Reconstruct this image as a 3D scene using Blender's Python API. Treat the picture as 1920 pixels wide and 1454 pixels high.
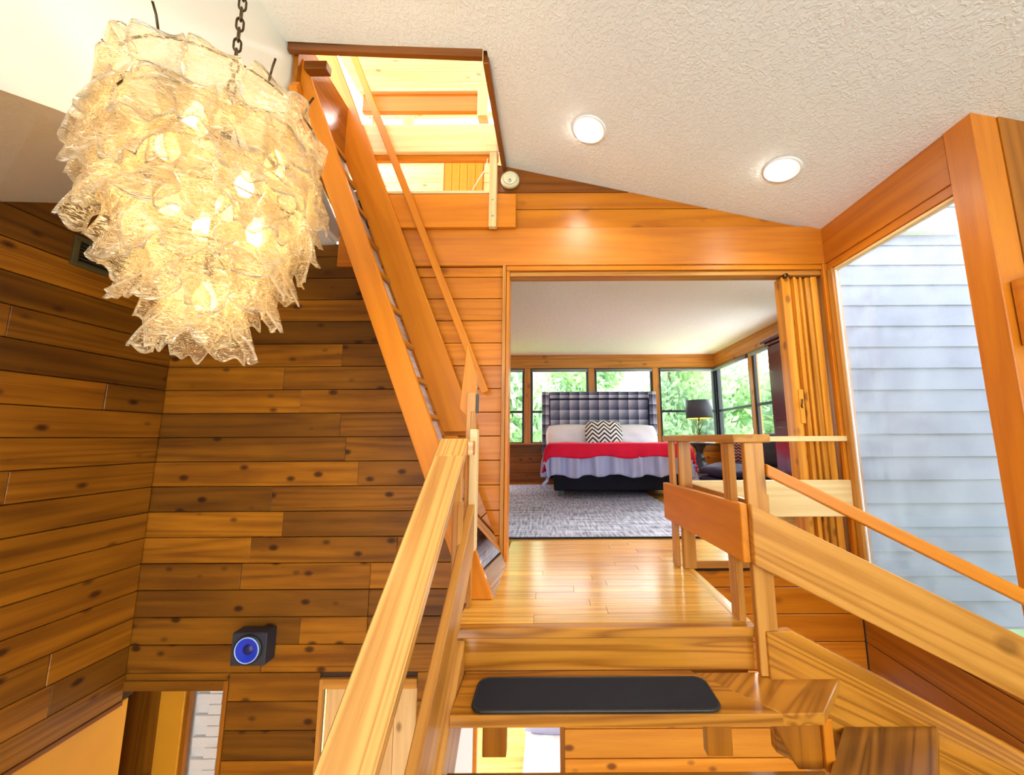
import bpy, bmesh, math, random
from mathutils import Vector, Matrix, noise as mnoise
rnd = random.Random(7)
S = bpy.context.scene
COL = S.collection
for o in list(bpy.data.objects):
    bpy.data.objects.remove(o)

# ------------------------------------------------------------------ camera
cam = bpy.data.cameras.new('camera'); camo = bpy.data.objects.new('camera', cam); COL.objects.link(camo)
cam.sensor_fit = 'HORIZONTAL'; cam.sensor_width = 36; cam.lens = 690 / 1920 * 36
cam.shift_x = (960 - 1031.44) / 1920
cam.clip_start = .02; cam.clip_end = 200
cR = Vector((.99998, .0007, -.0052)); cF = Vector((0, .9907, .1361)).normalized()
cR = (cR - cF * cR.dot(cF)).normalized(); cU = cR.cross(cF)
m = Matrix.Identity(4)
for i in range(3):
    m[i][0] = cR[i]; m[i][1] = cU[i]; m[i][2] = -cF[i]
m[2][3] = .88
camo.matrix_world = m
S.camera = camo

# ------------------------------------------------------------------ world, exposure
w = bpy.data.worlds.new('sky'); S.world = w; w.use_nodes = True
nt = w.node_tree; bg = nt.nodes['Background']
bg.inputs['Color'].default_value = (.90, .96, 1.0, 1); bg.inputs['Strength'].default_value = 4.3
sun = bpy.data.lights.new('hazy_sun', 'SUN'); sun.energy = 14; sun.angle = math.radians(40); sun.color = (1, .97, .92)
suno = bpy.data.objects.new('hazy_sun', sun); COL.objects.link(suno)
suno.rotation_euler = Vector((-.55, -.75, -.42)).to_track_quat('-Z', 'Y').to_euler(); suno.location = (12, 16, 12)
S.view_settings.view_transform = 'Standard'; S.view_settings.look = 'None'
S.view_settings.exposure = .8; S.view_settings.gamma = 1; S.view_settings.use_curve_mapping = False

# ------------------------------------------------------------------ materials
def mat_new(name):
    m = bpy.data.materials.new(name); m.use_nodes = True
    return m, m.node_tree.nodes, m.node_tree.links, m.node_tree.nodes['Principled BSDF']

def plain(name, col, rough=.5, metal=0, bump=0, bscale=60, spec=.5, coat=0, var=0, vscale=3):
    m, N, L, p = mat_new(name)
    p.inputs['Base Color'].default_value = (*col, 1); p.inputs['Roughness'].default_value = rough
    p.inputs['Metallic'].default_value = metal; p.inputs['Specular IOR Level'].default_value = spec
    p.inputs['Coat Weight'].default_value = coat
    if bump or var:
        tc = N.new('ShaderNodeTexCoord'); n = N.new('ShaderNodeTexNoise')
        n.inputs['Scale'].default_value = bscale; n.inputs['Detail'].default_value = 4
        L.new(tc.outputs['Object'], n.inputs['Vector'])
        if bump:
            b = N.new('ShaderNodeBump'); b.inputs['Strength'].default_value = bump; b.inputs['Distance'].default_value = .01
            L.new(n.outputs['Fac'], b.inputs['Height']); L.new(b.outputs['Normal'], p.inputs['Normal'])
        if var:
            n2 = N.new('ShaderNodeTexNoise'); n2.inputs['Scale'].default_value = vscale
            L.new(tc.outputs['Object'], n2.inputs['Vector'])
            r = N.new('ShaderNodeValToRGB')
            r.color_ramp.elements[0].position = .3; r.color_ramp.elements[1].position = .7
            r.color_ramp.elements[0].color = (*[c * (1 - var) for c in col], 1); r.color_ramp.elements[1].color = (*[min(1, c * (1 + var)) for c in col], 1)
            L.new(n2.outputs['Fac'], r.inputs['Fac']); L.new(r.outputs['Color'], p.inputs['Base Color'])
    return m

def wood(name, dark, light, knots=0., rough=.35, tint=(.8, 1.15), rings=.35, coat=.12, kscale=1., fine=.25, stain=0., rvec=(.22, 5.5, 5.5), rn=7., spec=.35):
    m, N, L, p = mat_new(name)
    tc = N.new('ShaderNodeTexCoord'); oi = N.new('ShaderNodeObjectInfo')
    off = N.new('ShaderNodeVectorMath'); off.operation = 'SCALE'; off.inputs[0].default_value = (37.1, 91.7, 53.3)
    L.new(oi.outputs['Random'], off.inputs['Scale'])
    add = N.new('ShaderNodeVectorMath'); add.operation = 'ADD'
    L.new(tc.outputs['Object'], add.inputs[0]); L.new(off.outputs[0], add.inputs[1])
    def scaled(v):
        q = N.new('ShaderNodeVectorMath'); q.operation = 'MULTIPLY'; q.inputs[1].default_value = v
        L.new(add.outputs[0], q.inputs[0]); return q.outputs[0]
    def mth(op, a, b, c=None):
        q = N.new('ShaderNodeMath'); q.operation = op
        for i, v in enumerate((a, b)):
            if v is None: continue
            if isinstance(v, (int, float)): q.inputs[i].default_value = v
            else: L.new(v, q.inputs[i])
        return q.outputs[0]
    n1 = N.new('ShaderNodeTexNoise'); n1.inputs['Scale'].default_value = 1; n1.inputs['Detail'].default_value = 4; n1.inputs['Distortion'].default_value = .7
    L.new(scaled((1.1, 13, 13)), n1.inputs['Vector'])
    n2 = N.new('ShaderNodeTexNoise'); n2.inputs['Scale'].default_value = 1; n2.inputs['Detail'].default_value = 2
    L.new(scaled((5, 170, 170)), n2.inputs['Vector'])
    wv = N.new('ShaderNodeTexNoise'); wv.inputs['Scale'].default_value = 1; wv.inputs['Detail'].default_value = 1; wv.inputs['Distortion'].default_value = .4
    L.new(scaled(rvec), wv.inputs['Vector'])
    rs = mth('SINE', mth('MULTIPLY', wv.outputs['Fac'], rn * 6.283), None)
    ring = mth('POWER', mth('ADD', mth('MULTIPLY', rs, .5), .5), .6)
    f = mth('ADD', mth('MULTIPLY', n1.outputs['Fac'], 1 - rings - fine), mth('ADD', mth('MULTIPLY', ring, rings), mth('MULTIPLY', n2.outputs['Fac'], fine)))
    r = N.new('ShaderNodeValToRGB')
    r.color_ramp.elements[0].position = .25; r.color_ramp.elements[1].position = .72
    r.color_ramp.elements[0].color = (*dark, 1); r.color_ramp.elements[1].color = (*light, 1)
    L.new(f, r.inputs['Fac'])
    out = r.outputs['Color']
    if stain:
        n3 = N.new('ShaderNodeTexNoise'); n3.inputs['Scale'].default_value = 1; n3.inputs['Detail'].default_value = 3
        L.new(scaled((1.3, 3, 3)), n3.inputs['Vector'])
        r3 = N.new('ShaderNodeValToRGB'); r3.color_ramp.elements[0].position = .35; r3.color_ramp.elements[1].position = .65
        r3.color_ramp.elements[0].color = (1 - stain, 1 - stain * 1.1, 1 - stain * 1.2, 1); r3.color_ramp.elements[1].color = (1, 1, 1, 1)
        L.new(n3.outputs['Fac'], r3.inputs['Fac'])
        mx = N.new('ShaderNodeMix'); mx.data_type = 'RGBA'; mx.blend_type = 'MULTIPLY'; mx.inputs['Factor'].default_value = 1
        L.new(out, mx.inputs['A']); L.new(r3.outputs['Color'], mx.inputs['B']); out = mx.outputs['Result']
    if knots:
        v = N.new('ShaderNodeTexVoronoi'); v.inputs['Scale'].default_value = 1
        L.new(scaled((4.2 * kscale, 7 * kscale, 7 * kscale)), v.inputs['Vector'])
        kr = N.new('ShaderNodeValToRGB'); kr.color_ramp.elements[0].position = .09; kr.color_ramp.elements[1].position = .19
        kr.color_ramp.elements[0].color = (knots,) * 3 + (1,); kr.color_ramp.elements[1].color = (0, 0, 0, 1)
        L.new(v.outputs['Distance'], kr.inputs['Fac'])
        mx = N.new('ShaderNodeMix'); mx.data_type = 'RGBA'
        mx.inputs['B'].default_value = (dark[0] * .28, dark[1] * .22, dark[2] * .25, 1)
        L.new(kr.outputs['Color'], mx.inputs['Factor']); L.new(out, mx.inputs['A']); out = mx.outputs['Result']
    hs = N.new('ShaderNodeHueSaturation')
    mr = N.new('ShaderNodeMapRange'); mr.inputs['To Min'].default_value = tint[0]; mr.inputs['To Max'].default_value = tint[1]
    L.new(oi.outputs['Random'], mr.inputs['Value']); L.new(mr.outputs[0], hs.inputs['Value'])
    L.new(out, hs.inputs['Color']); L.new(hs.outputs['Color'], p.inputs['Base Color'])
    p.inputs['Roughness'].default_value = rough; p.inputs['Specular IOR Level'].default_value = spec; p.inputs['Coat Weight'].default_value = coat; p.inputs['Coat Roughness'].default_value = .18
    b = N.new('ShaderNodeBump'); b.inputs['Strength'].default_value = .12; b.inputs['Distance'].default_value = .004
    L.new(f, b.inputs['Height']); L.new(b.outputs['Normal'], p.inputs['Normal'])
    return m

M = {}
M['cedar'] = wood('shaded_knotty_cedar', (.145, .042, .001), (.40, .145, .005), knots=.92, rough=.45, tint=(.55, 1.3), rings=.2, stain=.3, coat=.05)  # knots belong to the wood; the darker tone also holds shade on these walls
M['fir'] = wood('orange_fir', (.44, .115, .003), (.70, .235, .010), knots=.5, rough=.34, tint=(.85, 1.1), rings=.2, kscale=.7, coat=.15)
M['header'] = wood('orange_header_fir', (.46, .12, .003), (.68, .22, .008), rough=.40, tint=(.95, 1.05), rings=.15, coat=.0, spec=.6)
M['ladder'] = wood('orange_ladder_fir', (.52, .145, .004), (.70, .235, .009), rough=.42, tint=(.95, 1.05), rings=.12, fine=.15, coat=.05)
M['honey'] = wood('honey_railing_fir', (.36, .128, .013), (.60, .27, .05), knots=.5, kscale=.6, rough=.38, tint=(.92, 1.08), rings=.3, rvec=(.25, 9, 9), rn=5)
M['cap'] = wood('honey_handrail_oak', (.45, .185, .032), (.70, .365, .095), rough=.3, tint=(.97, 1.03), rings=.4, fine=.35, coat=.5, rvec=(.10, 11, 11), rn=13)
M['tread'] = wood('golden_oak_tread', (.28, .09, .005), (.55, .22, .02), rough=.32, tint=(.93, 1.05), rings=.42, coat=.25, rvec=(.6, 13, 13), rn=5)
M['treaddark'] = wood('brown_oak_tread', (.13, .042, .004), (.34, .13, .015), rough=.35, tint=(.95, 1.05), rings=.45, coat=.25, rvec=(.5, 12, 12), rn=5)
M['floor'] = wood('golden_oak_floor', (.50, .21, .02), (.80, .43, .075), rough=.22, tint=(.9, 1.08), rings=.3, coat=.6, rvec=(.3, 8, 8))
M['pale'] = wood('pale_blond_fir', (.68, .45, .18), (.86, .64, .31), rough=.4, tint=(.95, 1.05), rings=.25)
M['loft'] = wood('light_knotty_pine', (.60, .33, .11), (.80, .53, .24), knots=.7, rough=.4, tint=(.9, 1.08), rings=.2)
M['pine'] = wood('orange_knotty_pine', (.58, .18, .01), (.85, .34, .03), knots=.9, rough=.35, tint=(.9, 1.08), rings=.2)
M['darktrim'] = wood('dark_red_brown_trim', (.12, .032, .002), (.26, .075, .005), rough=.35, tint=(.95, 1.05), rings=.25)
M['accordion'] = wood('golden_folding_fir', (.46, .16, .007), (.74, .31, .025), knots=.7, rough=.38, tint=(.8, 1.12), rings=.3)
M['brown'] = wood('brown_fir', (.22, .066, .003), (.42, .14, .008), rough=.4, tint=(.95, 1.05), rings=.25)
M['under'] = plain('shadow_gap_timber', (.05, .018, .003), .8)
M['black'] = plain('black_aluminium', (.012, .016, .018), .35)
M['orangepaint'] = plain('orange_painted_board', (.70, .29, .015), .45, var=.06)
M['metal'] = plain('steel_hardware', (.5, .5, .5), .3, 1)
M['bronze'] = plain('antique_bronze', (.10, .065, .03), .35, 1, bump=.1)
M['white'] = plain('white_paint', (.85, .85, .83), .45)
M['lawn'] = plain('lawn', (.16, .34, .05), .9, bump=.5, bscale=30, var=.3)
M['dirtfloor'] = wood('honey_floor_below', (.55, .30, .06), (.75, .48, .14), rough=.35, tint=(.97, 1.03))

def plaster(name, col, strength, scale):
    m, N, L, p = mat_new(name)
    p.inputs['Base Color'].default_value = (*col, 1); p.inputs['Roughness'].default_value = .85; p.inputs['Specular IOR Level'].default_value = .2
    tc = N.new('ShaderNodeTexCoord')
    n = N.new('ShaderNodeTexNoise'); n.inputs['Scale'].default_value = scale; n.inputs['Detail'].default_value = 5; n.inputs['Distortion'].default_value = 1.2
    L.new(tc.outputs['Object'], n.inputs['Vector'])
    r = N.new('ShaderNodeValToRGB'); r.color_ramp.elements[0].position = .45; r.color_ramp.elements[1].position = .62
    L.new(n.outputs['Fac'], r.inputs['Fac'])
    b = N.new('ShaderNodeBump'); b.inputs['Strength'].default_value = strength; b.inputs['Distance'].default_value = .012
    L.new(r.outputs['Color'], b.inputs['Height']); L.new(b.outputs['Normal'], p.inputs['Normal'])
    return m
M['plaster'] = plaster('textured_white_plaster', (.82, .84, .83), .3, 34)
M['plaster2'] = plaster('bedroom_white_plaster', (.92, .95, .92), .25, 14)
M['smooth'] = plain('smooth_white_plaster', (.84, .85, .81), .8, bump=.03, bscale=30)

def glass(name, tint=(1, 1, 1), refl=1.0, haze=0.):
    m, N, L, p = mat_new(name); N.remove(p)
    t = N.new('ShaderNodeBsdfTransparent'); t.inputs['Color'].default_value = (*tint, 1)
    g = N.new('ShaderNodeBsdfGlossy'); g.inputs['Roughness'].default_value = .02
    lw = N.new('ShaderNodeFresnel'); lw.inputs['IOR'].default_value = 1.5
    mul = N.new('ShaderNodeMath'); mul.operation = 'MULTIPLY'; mul.inputs[1].default_value = refl; L.new(lw.outputs[0], mul.inputs[0])
    ge = N.new('ShaderNodeNewGeometry'); inv = N.new('ShaderNodeMath'); inv.operation = 'SUBTRACT'; inv.inputs[0].default_value = 1; L.new(ge.outputs['Backfacing'], inv.inputs[1])
    mul2 = N.new('ShaderNodeMath'); mul2.operation = 'MULTIPLY'; L.new(mul.outputs[0], mul2.inputs[0]); L.new(inv.outputs[0], mul2.inputs[1]); mul = mul2
    mx = N.new('ShaderNodeMixShader'); L.new(mul.outputs[0], mx.inputs['Fac']); L.new(t.outputs[0], mx.inputs[1]); L.new(g.outputs[0], mx.inputs[2])
    out = mx
    if haze:
        d = N.new('ShaderNodeBsdfTranslucent'); d.inputs['Color'].default_value = (.80, .86, 1, 1)
        m2 = N.new('ShaderNodeMixShader')
        tc = N.new('ShaderNodeTexCoord'); nz = N.new('ShaderNodeTexNoise'); nz.inputs['Scale'].default_value = 4; nz.inputs['Detail'].default_value = 9; nz.inputs['Roughness'].default_value = .7
        L.new(tc.outputs['Object'], nz.inputs['Vector'])
        mp = N.new('ShaderNodeMapRange'); mp.inputs['From Min'].default_value = .35; mp.inputs['From Max'].default_value = .7; mp.inputs['To Min'].default_value = haze * .5; mp.inputs['To Max'].default_value = haze * 1.8
        L.new(nz.outputs['Fac'], mp.inputs['Value']); L.new(mp.outputs[0], m2.inputs['Fac'])
        L.new(mx.outputs[0], m2.inputs[1]); L.new(d.outputs[0], m2.inputs[2]); out = m2
    L.new(out.outputs[0], N['Material Output'].inputs['Surface'])
    return m
M['glass'] = glass('clear_window_glass')
M['hazyglass'] = glass('dusty_window_glass', refl=1.2, haze=.12)
M['acrylic'] = glass('clear_acrylic', (.93, .92, .97), refl=3.2)

def emit(name, col, strength):
    m, N, L, p = mat_new(name)
    p.inputs['Base Color'].default_value = (*col, 1)
    p.inputs['Emission Color'].default_value = (*col, 1); p.inputs['Emission Strength'].default_value = strength
    return m
M['lamp_lens'] = emit('lit_downlight_lens', (1, .95, .85), 9)
M['bulb'] = emit('lit_warm_bulb', (1, .74, .38), 5)

def leafglass():
    m, N, L, p = mat_new('rippled_cream_glass'); N.remove(p)
    tc = N.new('ShaderNodeTexCoord'); oi = N.new('ShaderNodeObjectInfo')
    off = N.new('ShaderNodeVectorMath'); off.operation = 'SCALE'; off.inputs[0].default_value = (17, 31, 23); L.new(oi.outputs['Random'], off.inputs['Scale'])
    add = N.new('ShaderNodeVectorMath'); add.operation = 'ADD'; L.new(tc.outputs['Object'], add.inputs[0]); L.new(off.outputs[0], add.inputs[1])
    n = N.new('ShaderNodeTexNoise'); n.inputs['Scale'].default_value = 13; n.inputs['Detail'].default_value = 1.5; n.inputs['Distortion'].default_value = 1.6
    L.new(add.outputs[0], n.inputs['Vector'])
    # ridge lines: distance from the mid level of the noise, several contours
    a = N.new('ShaderNodeMath'); a.operation = 'MULTIPLY'; a.inputs[1].default_value = 6; L.new(n.outputs['Fac'], a.inputs[0])
    fr = N.new('ShaderNodeMath'); fr.operation = 'PINGPONG'; fr.inputs[1].default_value = .5; L.new(a.outputs[0], fr.inputs[0])
    r = N.new('ShaderNodeValToRGB'); r.color_ramp.elements[0].position = .04; r.color_ramp.elements[1].position = .20
    r.color_ramp.elements[0].color = (1, 1, 1, 1); r.color_ramp.elements[1].color = (0, 0, 0, 1)
    L.new(fr.outputs[0], r.inputs['Fac'])
    b = N.new('ShaderNodeBump'); b.inputs['Strength'].default_value = .9; b.inputs['Distance'].default_value = .02; L.new(fr.outputs[0], b.inputs['Height'])
    tr = N.new('ShaderNodeBsdfTransparent'); tr.inputs['Color'].default_value = (.97, .92, .82, 1)
    gl = N.new('ShaderNodeBsdfGlossy'); gl.inputs['Roughness'].default_value = .12; gl.inputs['Color'].default_value = (1, .96, .88, 1); L.new(b.outputs['Normal'], gl.inputs['Normal'])
    tl = N.new('ShaderNodeBsdfTranslucent'); tl.inputs['Color'].default_value = (.98, .90, .72, 1); L.new(b.outputs['Normal'], tl.inputs['Normal'])
    df = N.new('ShaderNodeBsdfDiffuse'); df.inputs['Color'].default_value = (.96, .90, .78, 1); L.new(b.outputs['Normal'], df.inputs['Normal'])
    body = N.new('ShaderNodeMixShader'); body.inputs['Fac'].default_value = .55; L.new(df.outputs[0], body.inputs[1]); L.new(tl.outputs[0], body.inputs[2])
    m1 = N.new('ShaderNodeMixShader'); m1.inputs['Fac'].default_value = .3; L.new(body.outputs[0], m1.inputs[1]); L.new(gl.outputs[0], m1.inputs[2])
    mr = N.new('ShaderNodeMapRange'); mr.inputs['To Min'].default_value = .12; mr.inputs['To Max'].default_value = .75
    L.new(r.outputs['Color'], mr.inputs['Value'])
    at = N.new('ShaderNodeAttribute'); at.attribute_name = 'rim'
    pw = N.new('ShaderNodeMath'); pw.operation = 'MULTIPLY'; pw.inputs[1].default_value = .75; L.new(at.outputs['Fac'], pw.inputs[0])
    mxx = N.new('ShaderNodeMath'); mxx.operation = 'MAXIMUM'; L.new(mr.outputs[0], mxx.inputs[0]); L.new(pw.outputs[0], mxx.inputs[1]); mr = mxx
    m2 = N.new('ShaderNodeMixShader'); L.new(mr.outputs[0], m2.inputs['Fac']); L.new(tr.outputs[0], m2.inputs[1]); L.new(m1.outputs[0], m2.inputs[2])
    L.new(m2.outputs[0], N['Material Output'].inputs['Surface'])
    return m
M['leafglass'] = leafglass()

# ------------------------------------------------------------------ builders
WM = {}
def link(name, mesh, mat, parent=None, world=None):
    o = bpy.data.objects.new(name, mesh); COL.objects.link(o)
    if mat is not None and mesh is not None and not mesh.materials:
        mesh.materials.append(M[mat] if isinstance(mat, str) else mat)
    world = world or Matrix.Identity(4)
    if parent is not None:
        o.parent = parent; o.matrix_parent_inverse = WM[parent].inverted()
    o.matrix_basis = world; WM[o] = world
    return o
def tag(o, label, cat, group=None):
    o['label'] = label; o['category'] = cat
    if group: o['group'] = group
    return o
def struct(o, label=None, cat=None):
    o['kind'] = 'structure'
    if label: o['label'] = label
    if cat: o['category'] = cat
    return o
def thing(name, label, cat, loc, group=None):
    o = link(name, None, None, None, Matrix.Translation(Vector(loc)))
    o.empty_display_size = .1
    return tag(o, label, cat, group)
def tomesh(bm, smooth=False):
    bmesh.ops.recalc_face_normals(bm, faces=bm.faces)
    me = bpy.data.meshes.new('mesh'); bm.to_mesh(me); bm.free()
    if smooth:
        for p in me.polygons: p.use_smooth = True
    return me
def slab(name, pts, ext, mat, parent=None, grain=None, bev=.003):
    """planar polygon pts extruded by ext; local X runs along the grain"""
    pts = [Vector(p) for p in pts]; ext = Vector(ext)
    gx = (Vector(grain) if grain else pts[1] - pts[0]).normalized()
    gy = (ext - gx * ext.dot(gx))
    if gy.length < 1e-6:
        nrm = (pts[1] - pts[0]).cross(pts[2] - pts[0]); gy = nrm
    gy.normalize(); gz = gx.cross(gy)
    c = sum(pts, Vector()) / len(pts) + ext / 2
    W = Matrix(((gx.x, gy.x, gz.x, c.x), (gx.y, gy.y, gz.y, c.y), (gx.z, gy.z, gz.z, c.z), (0, 0, 0, 1)))
    I = W.inverted(); bm = bmesh.new()
    a = [bm.verts.new(I @ p) for p in pts]; b = [bm.verts.new(I @ (p + ext)) for p in pts]
    n = len(pts); bm.faces.new(a); bm.faces.new(b[::-1])
    for i in range(n): bm.faces.new((a[i], a[(i + 1) % n], b[(i + 1) % n], b[i]))
    bmesh.ops.recalc_face_normals(bm, faces=bm.faces)
    if bev: bmesh.ops.bevel(bm, geom=list(bm.edges), offset=bev, segments=1, affect='EDGES', clamp_overlap=True)
    return link(name, tomesh(bm), mat, parent, W)
def box(name, lo, hi, mat, parent=None, grain=0, bev=.003):
    x0, y0, z0 = lo; x1, y1, z1 = hi
    g = [(1, 0, 0), (0, 1, 0), (0, 0, 1)][grain]
    if grain == 1: return slab(name, [(x0, y0, z0), (x0, y1, z0), (x0, y1, z1), (x0, y0, z1)], (x1 - x0, 0, 0), mat, parent, g, bev)
    return slab(name, [(x0, y0, z0), (x1, y0, z0), (x1, y0, z1), (x0, y0, z1)], (0, y1 - y0, 0), mat, parent, g, bev)
def tube_mesh(pts, r, seg=8, closed=False, bm=None):
    own = bm is None
    if own: bm = bmesh.new()
    pts = [Vector(p) for p in pts]; n = len(pts); rings = []
    for i, p in enumerate(pts):
        d = (pts[(i + 1) % n] - pts[i - 1]) if closed else (pts[min(i + 1, n - 1)] - pts[max(i - 1, 0)])
        d.normalize(); u = d.orthogonal() if i == 0 else (u - d * u.dot(d)); u.normalize(); v = d.cross(u)
        rr = r[i] if isinstance(r, (list, tuple)) else r
        rings.append([bm.verts.new(p + (u * math.cos(2 * math.pi * k / seg) + v * math.sin(2 * math.pi * k / seg)) * rr) for k in range(seg)])
    for i in range(n if closed else n - 1):
        A, B = rings[i], rings[(i + 1) % n]
        for k in range(seg): bm.faces.new((A[k], A[(k + 1) % seg], B[(k + 1) % seg], B[k]))
    if not closed:
        bm.faces.new(rings[0][::-1]); bm.faces.new(rings[-1])
    return tomesh(bm, True) if own else None
def tube(name, pts, r, mat, parent=None, seg=8, closed=False):
    c = sum((Vector(p) for p in pts), Vector()) / len(pts)
    return link(name, tube_mesh([Vector(p) - c for p in pts], r, seg, closed), mat, parent, Matrix.Translation(c))
def lathe(name, prof, loc, mat, parent=None, seg=32, rot=None):
    bm = bmesh.new(); rings = []
    for r, z in prof:
        rings.append([bm.verts.new((r * math.cos(2 * math.pi * k / seg), r * math.sin(2 * math.pi * k / seg), z)) for k in range(seg)] if r > 1e-6 else [bm.verts.new((0, 0, z))])
    for A, B in zip(rings, rings[1:]):
        for k in range(seg):
            if len(A) == 1 and len(B) == 1: continue
            if len(A) == 1: bm.faces.new((A[0], B[(k + 1) % seg], B[k]))
            elif len(B) == 1: bm.faces.new((A[k], A[(k + 1) % seg], B[0]))
            else: bm.faces.new((A[k], A[(k + 1) % seg], B[(k + 1) % seg], B[k]))
    me = tomesh(bm, True)
    W = Matrix.Translation(Vector(loc)) @ (rot if rot else Matrix.Identity(4))
    o = link(name, me, mat, parent, W)
    return o
def gridmesh(nu, nv, fn, close_u=False, smooth=True):
    bm = bmesh.new(); V = [[bm.verts.new(fn(i / nu, j / nv)) for j in range(nv + 1)] for i in range(nu + (0 if close_u else 1))]
    n = len(V)
    for i in range(nu):
        for j in range(nv):
            bm.faces.new((V[i][j], V[(i + 1) % n][j], V[(i + 1) % n][j + 1], V[i][j + 1]))
    me = tomesh(bm, smooth); return me
def solid_sheet(nu, nv, fn, thick):
    """closed sheet with thickness: fn(u,v) -> (point, normal)"""
    bm = bmesh.new(); F = []; B = []; rl_ = bm.verts.layers.float.new('rim')
    for i in range(nu + 1):
        fr, br = [], []
        for j in range(nv + 1):
            rimv = 1.0 if i in (0, nu) or j in (0, nv) else 0.0
            p, nrm = fn(i / nu, j / nv)
            for lst, sg in ((fr, .5), (br, -.5)):
                vv = bm.verts.new(p + nrm * thick * sg); vv[rl_] = rimv; lst.append(vv)
        F.append(fr); B.append(br)
    for i in range(nu):
        for j in range(nv):
            bm.faces.new((F[i][j], F[i + 1][j], F[i + 1][j + 1], F[i][j + 1]))
            bm.faces.new((B[i][j], B[i][j + 1], B[i + 1][j + 1], B[i + 1][j]))
    for i in range(nu):
        bm.faces.new((F[i][0], B[i][0], B[i + 1][0], F[i + 1][0])); bm.faces.new((F[i][nv], F[i + 1][nv], B[i + 1][nv], B[i][nv]))
    for j in range(nv):
        bm.faces.new((F[0][j], F[0][j + 1], B[0][j + 1], B[0][j])); bm.faces.new((F[nu][j], B[nu][j], B[nu][j + 1], F[nu][j + 1]))
    return tomesh(bm, True)

YD = 2.82                      # plane of the bedroom wall
XL = -2.97                     # left wall
XR = 2.20                      # window wall
CZ = lambda x: 3.051 - .2317 * x   # sloped ceiling
ZC = lambda k: -.004 + .1803 * k   # board courses

# ================================================================== SETTING
def courses(wall, x0, x1, k0, k1, mat, axis='x', plane=YD, joints=True, ztop=None, zbot=None, splitmin=1.0):
    """lapped boards k0..k1 on a wall; every board an object"""
    for k in range(k0, k1):
        za, zb = ZC(k) + .0025, ZC(k + 1) - .0025
        if ztop is not None: zb = min(zb, ztop)
        if zbot is not None: za = max(za, zbot)
        if zb - za < .02: continue
        cuts = [x0]
        if joints and x1 - x0 > splitmin:
            p = x0 + rnd.uniform(.4, 1.6)
            while p < x1 - .35:
                cuts.append(p); p += rnd.uniform(.9, 2.0)
        cuts.append(x1)
        for a, b in zip(cuts, cuts[1:]):
            d = rnd.uniform(0, .004)
            a2, b2 = a + .001, b - .001
            if axis == 'x': box('board', (a2, plane - .02 - d, za), (b2, plane, zb), mat, wall, 0, .003)
            else: box('board', (plane, a2, za), (plane + .02 + d, b2, zb), mat, wall, 1, .003)

wall_back = struct(link('wall_back', None, None, None, Matrix.Identity(4)), 'horizontal board wall around the bedroom opening', 'wall')
box('backing', (-3.2, YD, -.77), (-.345, YD + .06, 2.46), 'under', wall_back, bev=0)
box('backing', (-.345, YD, -.77), (XR, YD + .06, -.06), 'under', wall_back, bev=0)
box('backing', (-1.705, YD, 2.25), (XR, YD + .06, 2.86), 'under', wall_back, bev=0)
slab('backing', [(-.36, YD, 2.55), (XR, YD, 2.50), (XR, YD, CZ(XR) + .05), (-.36, YD, CZ(-.36) + .03)], (0, .06, 0), 'under', wall_back, bev=0)
for k in range(0, 14):
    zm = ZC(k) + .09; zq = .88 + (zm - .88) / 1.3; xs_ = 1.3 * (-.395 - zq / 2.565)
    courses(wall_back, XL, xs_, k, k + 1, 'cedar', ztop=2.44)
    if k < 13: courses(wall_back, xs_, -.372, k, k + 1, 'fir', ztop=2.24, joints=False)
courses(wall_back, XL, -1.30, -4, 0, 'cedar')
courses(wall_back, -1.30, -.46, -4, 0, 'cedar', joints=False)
courses(wall_back, -.46, XR, -4, 0, 'fir', ztop=-.075, splitmin=1.5)
# gable boards above the header, cut to the ceiling slope
zs = [2.575, 2.745, 2.895, 3.2]
for a, b in zip(zs, zs[1:]):
    xa = -.43
    def xr(z): return min(XR, (3.051 - z) / .2317)
    za, zb = a + .003, b - .003
    if CZ(xa) < zb:
        zb = CZ(xa)
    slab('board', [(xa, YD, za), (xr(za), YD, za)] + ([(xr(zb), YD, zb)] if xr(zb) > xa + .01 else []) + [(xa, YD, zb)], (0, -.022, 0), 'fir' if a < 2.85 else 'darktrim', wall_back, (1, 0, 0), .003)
box('header_beam', (-1.70, YD - .045, 2.247), (XR, YD, 2.57), 'header', wall_back, 0, .005)
# opening trim: head track, left casing
box('casing', (-.372, YD - .05, 0), (-.345, YD + .04, 2.247), 'honey', wall_back, 2)
box('casing', (-.343, YD - .035, 0), (-.318, YD + .10, 2.205), 'fir', wall_back, 2)
box('head_trim', (-.343, YD - .04, 2.205), (XR, YD + .1, 2.244), 'fir', wall_back, 0)
box('head_track', (-.318, YD - .02, 2.165), (XR, YD + .08, 2.203), 'honey', wall_back, 0)

# lower part of the same wall, storey below
wall_low = struct(link('wall_back_lower', None, None, None, Matrix.Identity(4)), 'lower storey board wall with doorways under the landing', 'wall')
for a, b, mt in ((-2.232, -1.605, 'cedar'), (-.93, -.69, 'cedar'), (.085, 1.72, 'pine')):
    box('backing', (a, YD, -2.95), (b, YD + .06, -.725), 'under', wall_low, bev=0)
    courses(wall_low, a, b, -17, -4, mt, joints=False)
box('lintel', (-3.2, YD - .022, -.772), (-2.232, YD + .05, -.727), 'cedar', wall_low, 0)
box('backing', (-1.605, YD + .01, -.77), (XR, YD + .06, -.72), 'under', wall_low, bev=0)
box('casing', (-2.97, YD - .03, -.835), (-2.262, YD, -.772), 'cedar', wall_low, 0)
box('casing', (-2.262, YD - .03, -2.95), (-2.234, YD, -.772), 'brown', wall_low, 2)
box('casing', (-1.603, YD - .03, -2.95), (-1.578, YD, -.765), 'honey', wall_low, 2)
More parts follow.
